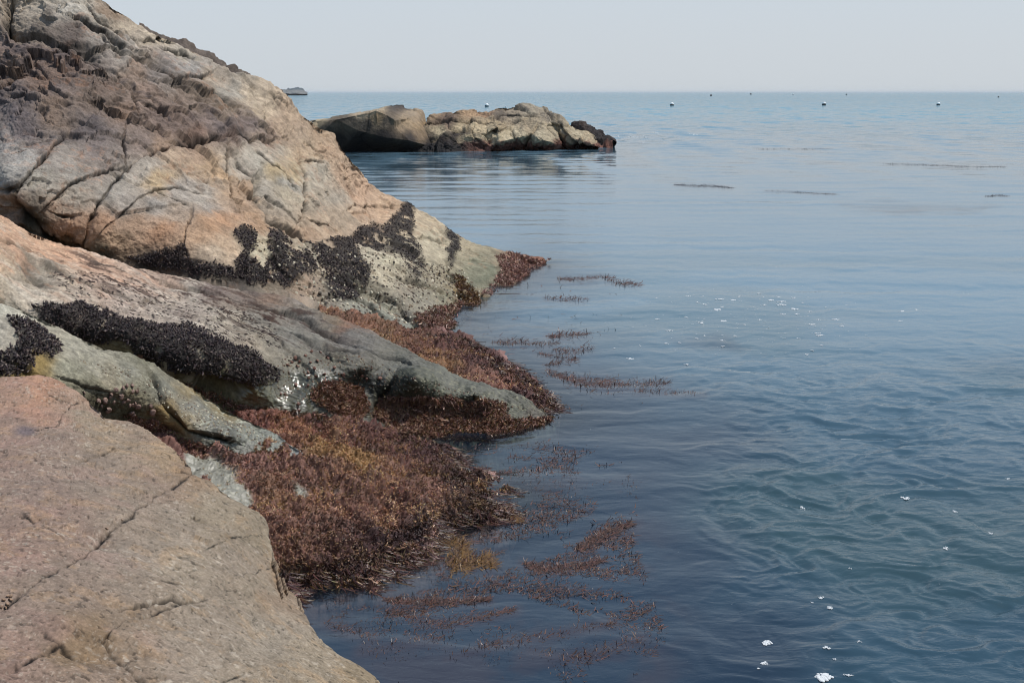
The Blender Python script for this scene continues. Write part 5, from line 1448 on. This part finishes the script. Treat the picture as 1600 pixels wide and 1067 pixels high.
for k, (x, y, rx, ry, n, lab) in enumerate([
    (1286, 1056, 14, 7, 130, "largest oval foam patch with holes at the bottom edge"),
    (1198, 1003, 8.5, 4.2, 80, "second largest foam patch, left of the bottom foam group"),
    (1195, 1038, 6.5, 3.2, 50, "foam patch just below the second largest one"),
    (1292, 1016, 6, 2.6, 45, "flat foam patch straight above the largest one"),
    (1325, 1053, 9, 2.0, 50, "curved sliver of foam beside the largest patch"),
    (1315, 1064, 5, 2.2, 35, "foam scrap cut by the bottom edge right of the largest patch"),
    (1297, 950, 5.5, 3.2, 45, "compact foam patch lower of the pair under the ripple line"),
    (1283, 934, 5, 2.2, 35, "foam patch upper of the pair under the ripple line"),
    (1342, 1007, 4, 2.2, 25, "small round foam fleck farthest right of the bottom group"),
    (1185, 1047, 3.5, 1.7, 20, "tiny foam fleck left below the bottom foam patches"),
    (1304, 1030, 3, 1.8, 18, "tiny foam fleck between the largest patch and the flat one"),
    (1269, 942, 3.2, 1.5, 18, "tiny foam fleck left of the pair under the ripple line"),
    (1414, 778, 7, 2.4, 40, "longish foam patch alone on the right hand ripples"),
    (1478, 857, 5, 3.0, 40, "foam fleck alone lower right on the ripples"),
    (1492, 799, 4, 2.4, 28, "foam fleck between the longish patch and the right edge"),
    (1254, 792, 4.5, 2.2, 28, "foam fleck on the crest of the curling ripple"),
    (1328, 890, 3, 1.5, 16, "small foam fleck in the greenish ripples"),
    (1548, 836, 4, 2.0, 22, "foam fleck close to the right edge"),
    (1575, 750, 4, 2.0, 22, "upper foam fleck by the right edge")]):
    c, V, Fq = bubbles(x, y, rx, ry, n, 100 + k)
    o = mesh_obj("foam_patch", V, Fq, M_FOAM)
    o.location = (c[0], c[1], sea_z(c[0], c[1]))
    tag(o, lab, "foam", "foam patches on the near water")

Vs, Fs, off = [], [], 0
def fleck(x, y, rx, ry, n, sd_):
    global off
    c, V, Fq = bubbles(x, y, rx, ry, n, sd_)
    Vs.append(V + np.array([c[0], c[1], sea_z(c[0], c[1])]))
    Fs.append(Fq + off)
    off += len(V)
for k, (x, y, rx) in enumerate([(1075, 464, 6), (1125, 469, 14), (1146, 470, 8), (1186, 459, 5), (1090, 474, 5), (1101, 477, 6), (1120, 485, 12), (1128, 481, 6), (1205, 470, 8), (1222, 472, 12), (1220, 477, 10), (1240, 483, 10), (1223, 491, 6), (1245, 491, 7), (1265, 487, 5), (1046, 517, 10), (1027, 498, 5), (1072, 495, 4), (1095, 504, 8), (1130, 501, 9), (1163, 508, 4), (1187, 500, 5), (1279, 500, 5), (1306, 499, 8), (1268, 508, 8), (1315, 511, 6), (1281, 525, 10), (1276, 522, 8), (1041, 538, 5), (1062, 537, 4), (1089, 530, 5), (1128, 533, 6), (1129, 542, 5), (1148, 526, 4), (1101, 526, 4), (1247, 529, 5), (1270, 549, 6), (1283, 541, 5), (1260, 554, 5), (1410, 486, 6), (1432, 484, 4), (1407, 502, 5), (985, 560, 9), (1000, 541, 3), (960, 545, 3), (1073, 570, 6), (1155, 465, 5), (1026, 467, 3), (1192, 465, 3), (1216, 465, 4), (1240, 466, 5), (1254, 474, 4), (1195, 477, 5), (1290, 480, 3)]):
    fleck(x, y, rx * .72, rng.uniform(.6, 1.35), 26, 300 + k)
for k in range(170):
    fleck(rng.normal(1180, 90), rng.normal(500, 28), rng.uniform(.9, 2.6), rng.uniform(.4, .8), 7, 400 + k)
for k in range(45):
    fleck(rng.uniform(900, 1590), rng.uniform(440, 1000), rng.uniform(.6, 1.4), rng.uniform(.5, .9), 7, 600 + k)
o = mesh_obj("foam_flecks", np.concatenate(Vs), np.concatenate(Fs), M_FOAM)
tag(o, "scattered white foam flecks drifting on the open water", "foam", None, "stuff")
Vs, Fs, off = [], [], 0
for k in range(45):
    t = rng.random() ** 1.5
    fleck(944 + 75 * t + rng.normal(0, 4), 215 + rng.normal(0, 3), rng.uniform(1.2, 3.5), rng.uniform(.3, .6), 9, 700 + k)
for k, (x, y) in enumerate([(1080, 209), (1086, 211), (1024, 207), (1030, 210)]):
    fleck(x, y, 5, .8, 14, 800 + k)
o = mesh_obj("breaking_foam", np.concatenate(Vs), np.concatenate(Fs), M_FOAM)
tag(o, "white foam where a wavelet breaks off the islet", "foam", None, "stuff")

# ------------------------------------------------------------------ buoys
def lathe(name, prof, mat, parent, seg=24):
    a = 2 * np.pi * np.arange(seg) / seg
    V = np.concatenate([np.c_[r * np.cos(a), r * np.sin(a), np.full(seg, h)] for r, h in prof])
    Fq = [(i * seg + j, i * seg + (j + 1) % seg, (i + 1) * seg + (j + 1) % seg, (i + 1) * seg + j) for i in range(len(prof) - 1) for j in range(seg)]
    o = mesh_obj(name, V, Fq, mat)
    if parent is not None:
        o.parent = parent
    return o

M_WHITE = plain_material("white_float", (.82, .83, .80), .45)
M_NAVY = plain_material("dark_float_band", (.012, .014, .016), .6)
M_DULL = plain_material("weathered_float", (.06, .045, .045), .7)
def buoy(x, y, wpx_, label, upper, group, d=None):
    p = at_z(x, y)
    r = .5 * wpx_ * p[1] / F
    e = bpy.data.objects.new("buoy", None)
    COL.objects.link(e)
    e.location = p
    tag(e, label, "buoy", group)
    e.rotation_euler = (rng.normal(0, .08), rng.normal(0, .08), rng.uniform(0, 6))
    lathe("hull_band", [(r * .7, -.3 * r), (r * 1.0, -.05 * r), (r * 1.06, .3 * r), (r * 1.0, .62 * r), (r * .9, .66 * r)], M_NAVY, e)
    lathe("float_top", [(r * .92, .64 * r), (r * .96, .9 * r), (r * .82, 1.25 * r), (r * .5, 1.5 * r), (r * .16, 1.58 * r), (.0, 1.59 * r)], upper, e)
    a = np.linspace(0, np.pi, 9)
    ring = np.c_[.14 * r * np.cos(a), a * 0, 1.55 * r + .22 * r * np.sin(a)]
    lathe_pts = []
    for q in ring:
        lathe_pts += [q + np.array([0, -.03 * r, 0]), q + np.array([0, .03 * r, 0]), q + np.array([0, .03 * r, .05 * r]), q + np.array([0, -.03 * r, .05 * r])]
    Fq = [(4 * i + j, 4 * i + (j + 1) % 4, 4 * i + 4 + (j + 1) % 4, 4 * i + 4 + j) for i in range(8) for j in range(4)]
    mesh_obj("lifting_eye", np.array(lathe_pts), Fq, M_NAVY).parent = e

for x, y, s, lab in [(1050, 165.5, 6, "white topped black buoy floating nearest the islet"), (1287.5, 164.5, 6, "white topped black buoy, middle one of the evenly spaced three"), (1466, 164.5, 5.4, "white topped black buoy nearest the right edge of the evenly spaced three"), (760.5, 167, 6, "white buoy showing just above the islet's boulder mound")]:
    buoy(x, y, s, lab, M_WHITE, "white topped buoys")
for x, y, s, lab in [(1111, 150.3, 4, "tiny dark float on the skyline water nearest the islet"), (1173, 148.2, 3.6, "tiny dark float second along the skyline water"), (1322.5, 148.8, 3, "tiny dark float straight beyond the middle white topped buoy"), (1560, 152.6, 3.2, "tiny dark float nearest the right edge")]:
    buoy(x, y, s * .75, lab, M_DULL, "distant dark floats")
for x, y, s, lab in [(1239, 148.2, 2.4, "faint pale float far out between the dark floats"), (790, 168, 2.4, "little white float peeping over the islet")]:
    buoy(x, y, s, lab, M_WHITE, "little pale floats")

# ------------------------------------------------------------------ the sea haze: one closed box of even, thin air
def haze():
    m = bpy.data.materials.new("sea_haze")
    m.use_nodes = True
    nt = m.node_tree
    nt.nodes.clear()
    o = nd(nt, "ShaderNodeOutputMaterial")
    v = nd(nt, "ShaderNodeVolumePrincipled")
    v.inputs['Color'].default_value = (.90, .97, 1.0, 1)
    v.inputs['Density'].default_value = 0.00005
    nt.links.new(v.outputs[0], o.inputs['Volume'])
    x0, x1, y0, y1, z0, z1 = -42000, 42000, -42000, 42000, -9, 16
    V = [(x0, y0, z0), (x1, y0, z0), (x1, y1, z0), (x0, y1, z0), (x0, y0, z1), (x1, y0, z1), (x1, y1, z1), (x0, y1, z1)]
    Fq = [(0, 3, 2, 1), (4, 5, 6, 7), (0, 1, 5, 4), (1, 2, 6, 5), (2, 3, 7, 6), (3, 0, 4, 7)]
    tag(mesh_obj("haze", V, Fq, m, smooth=False), kind="stuff")
haze()
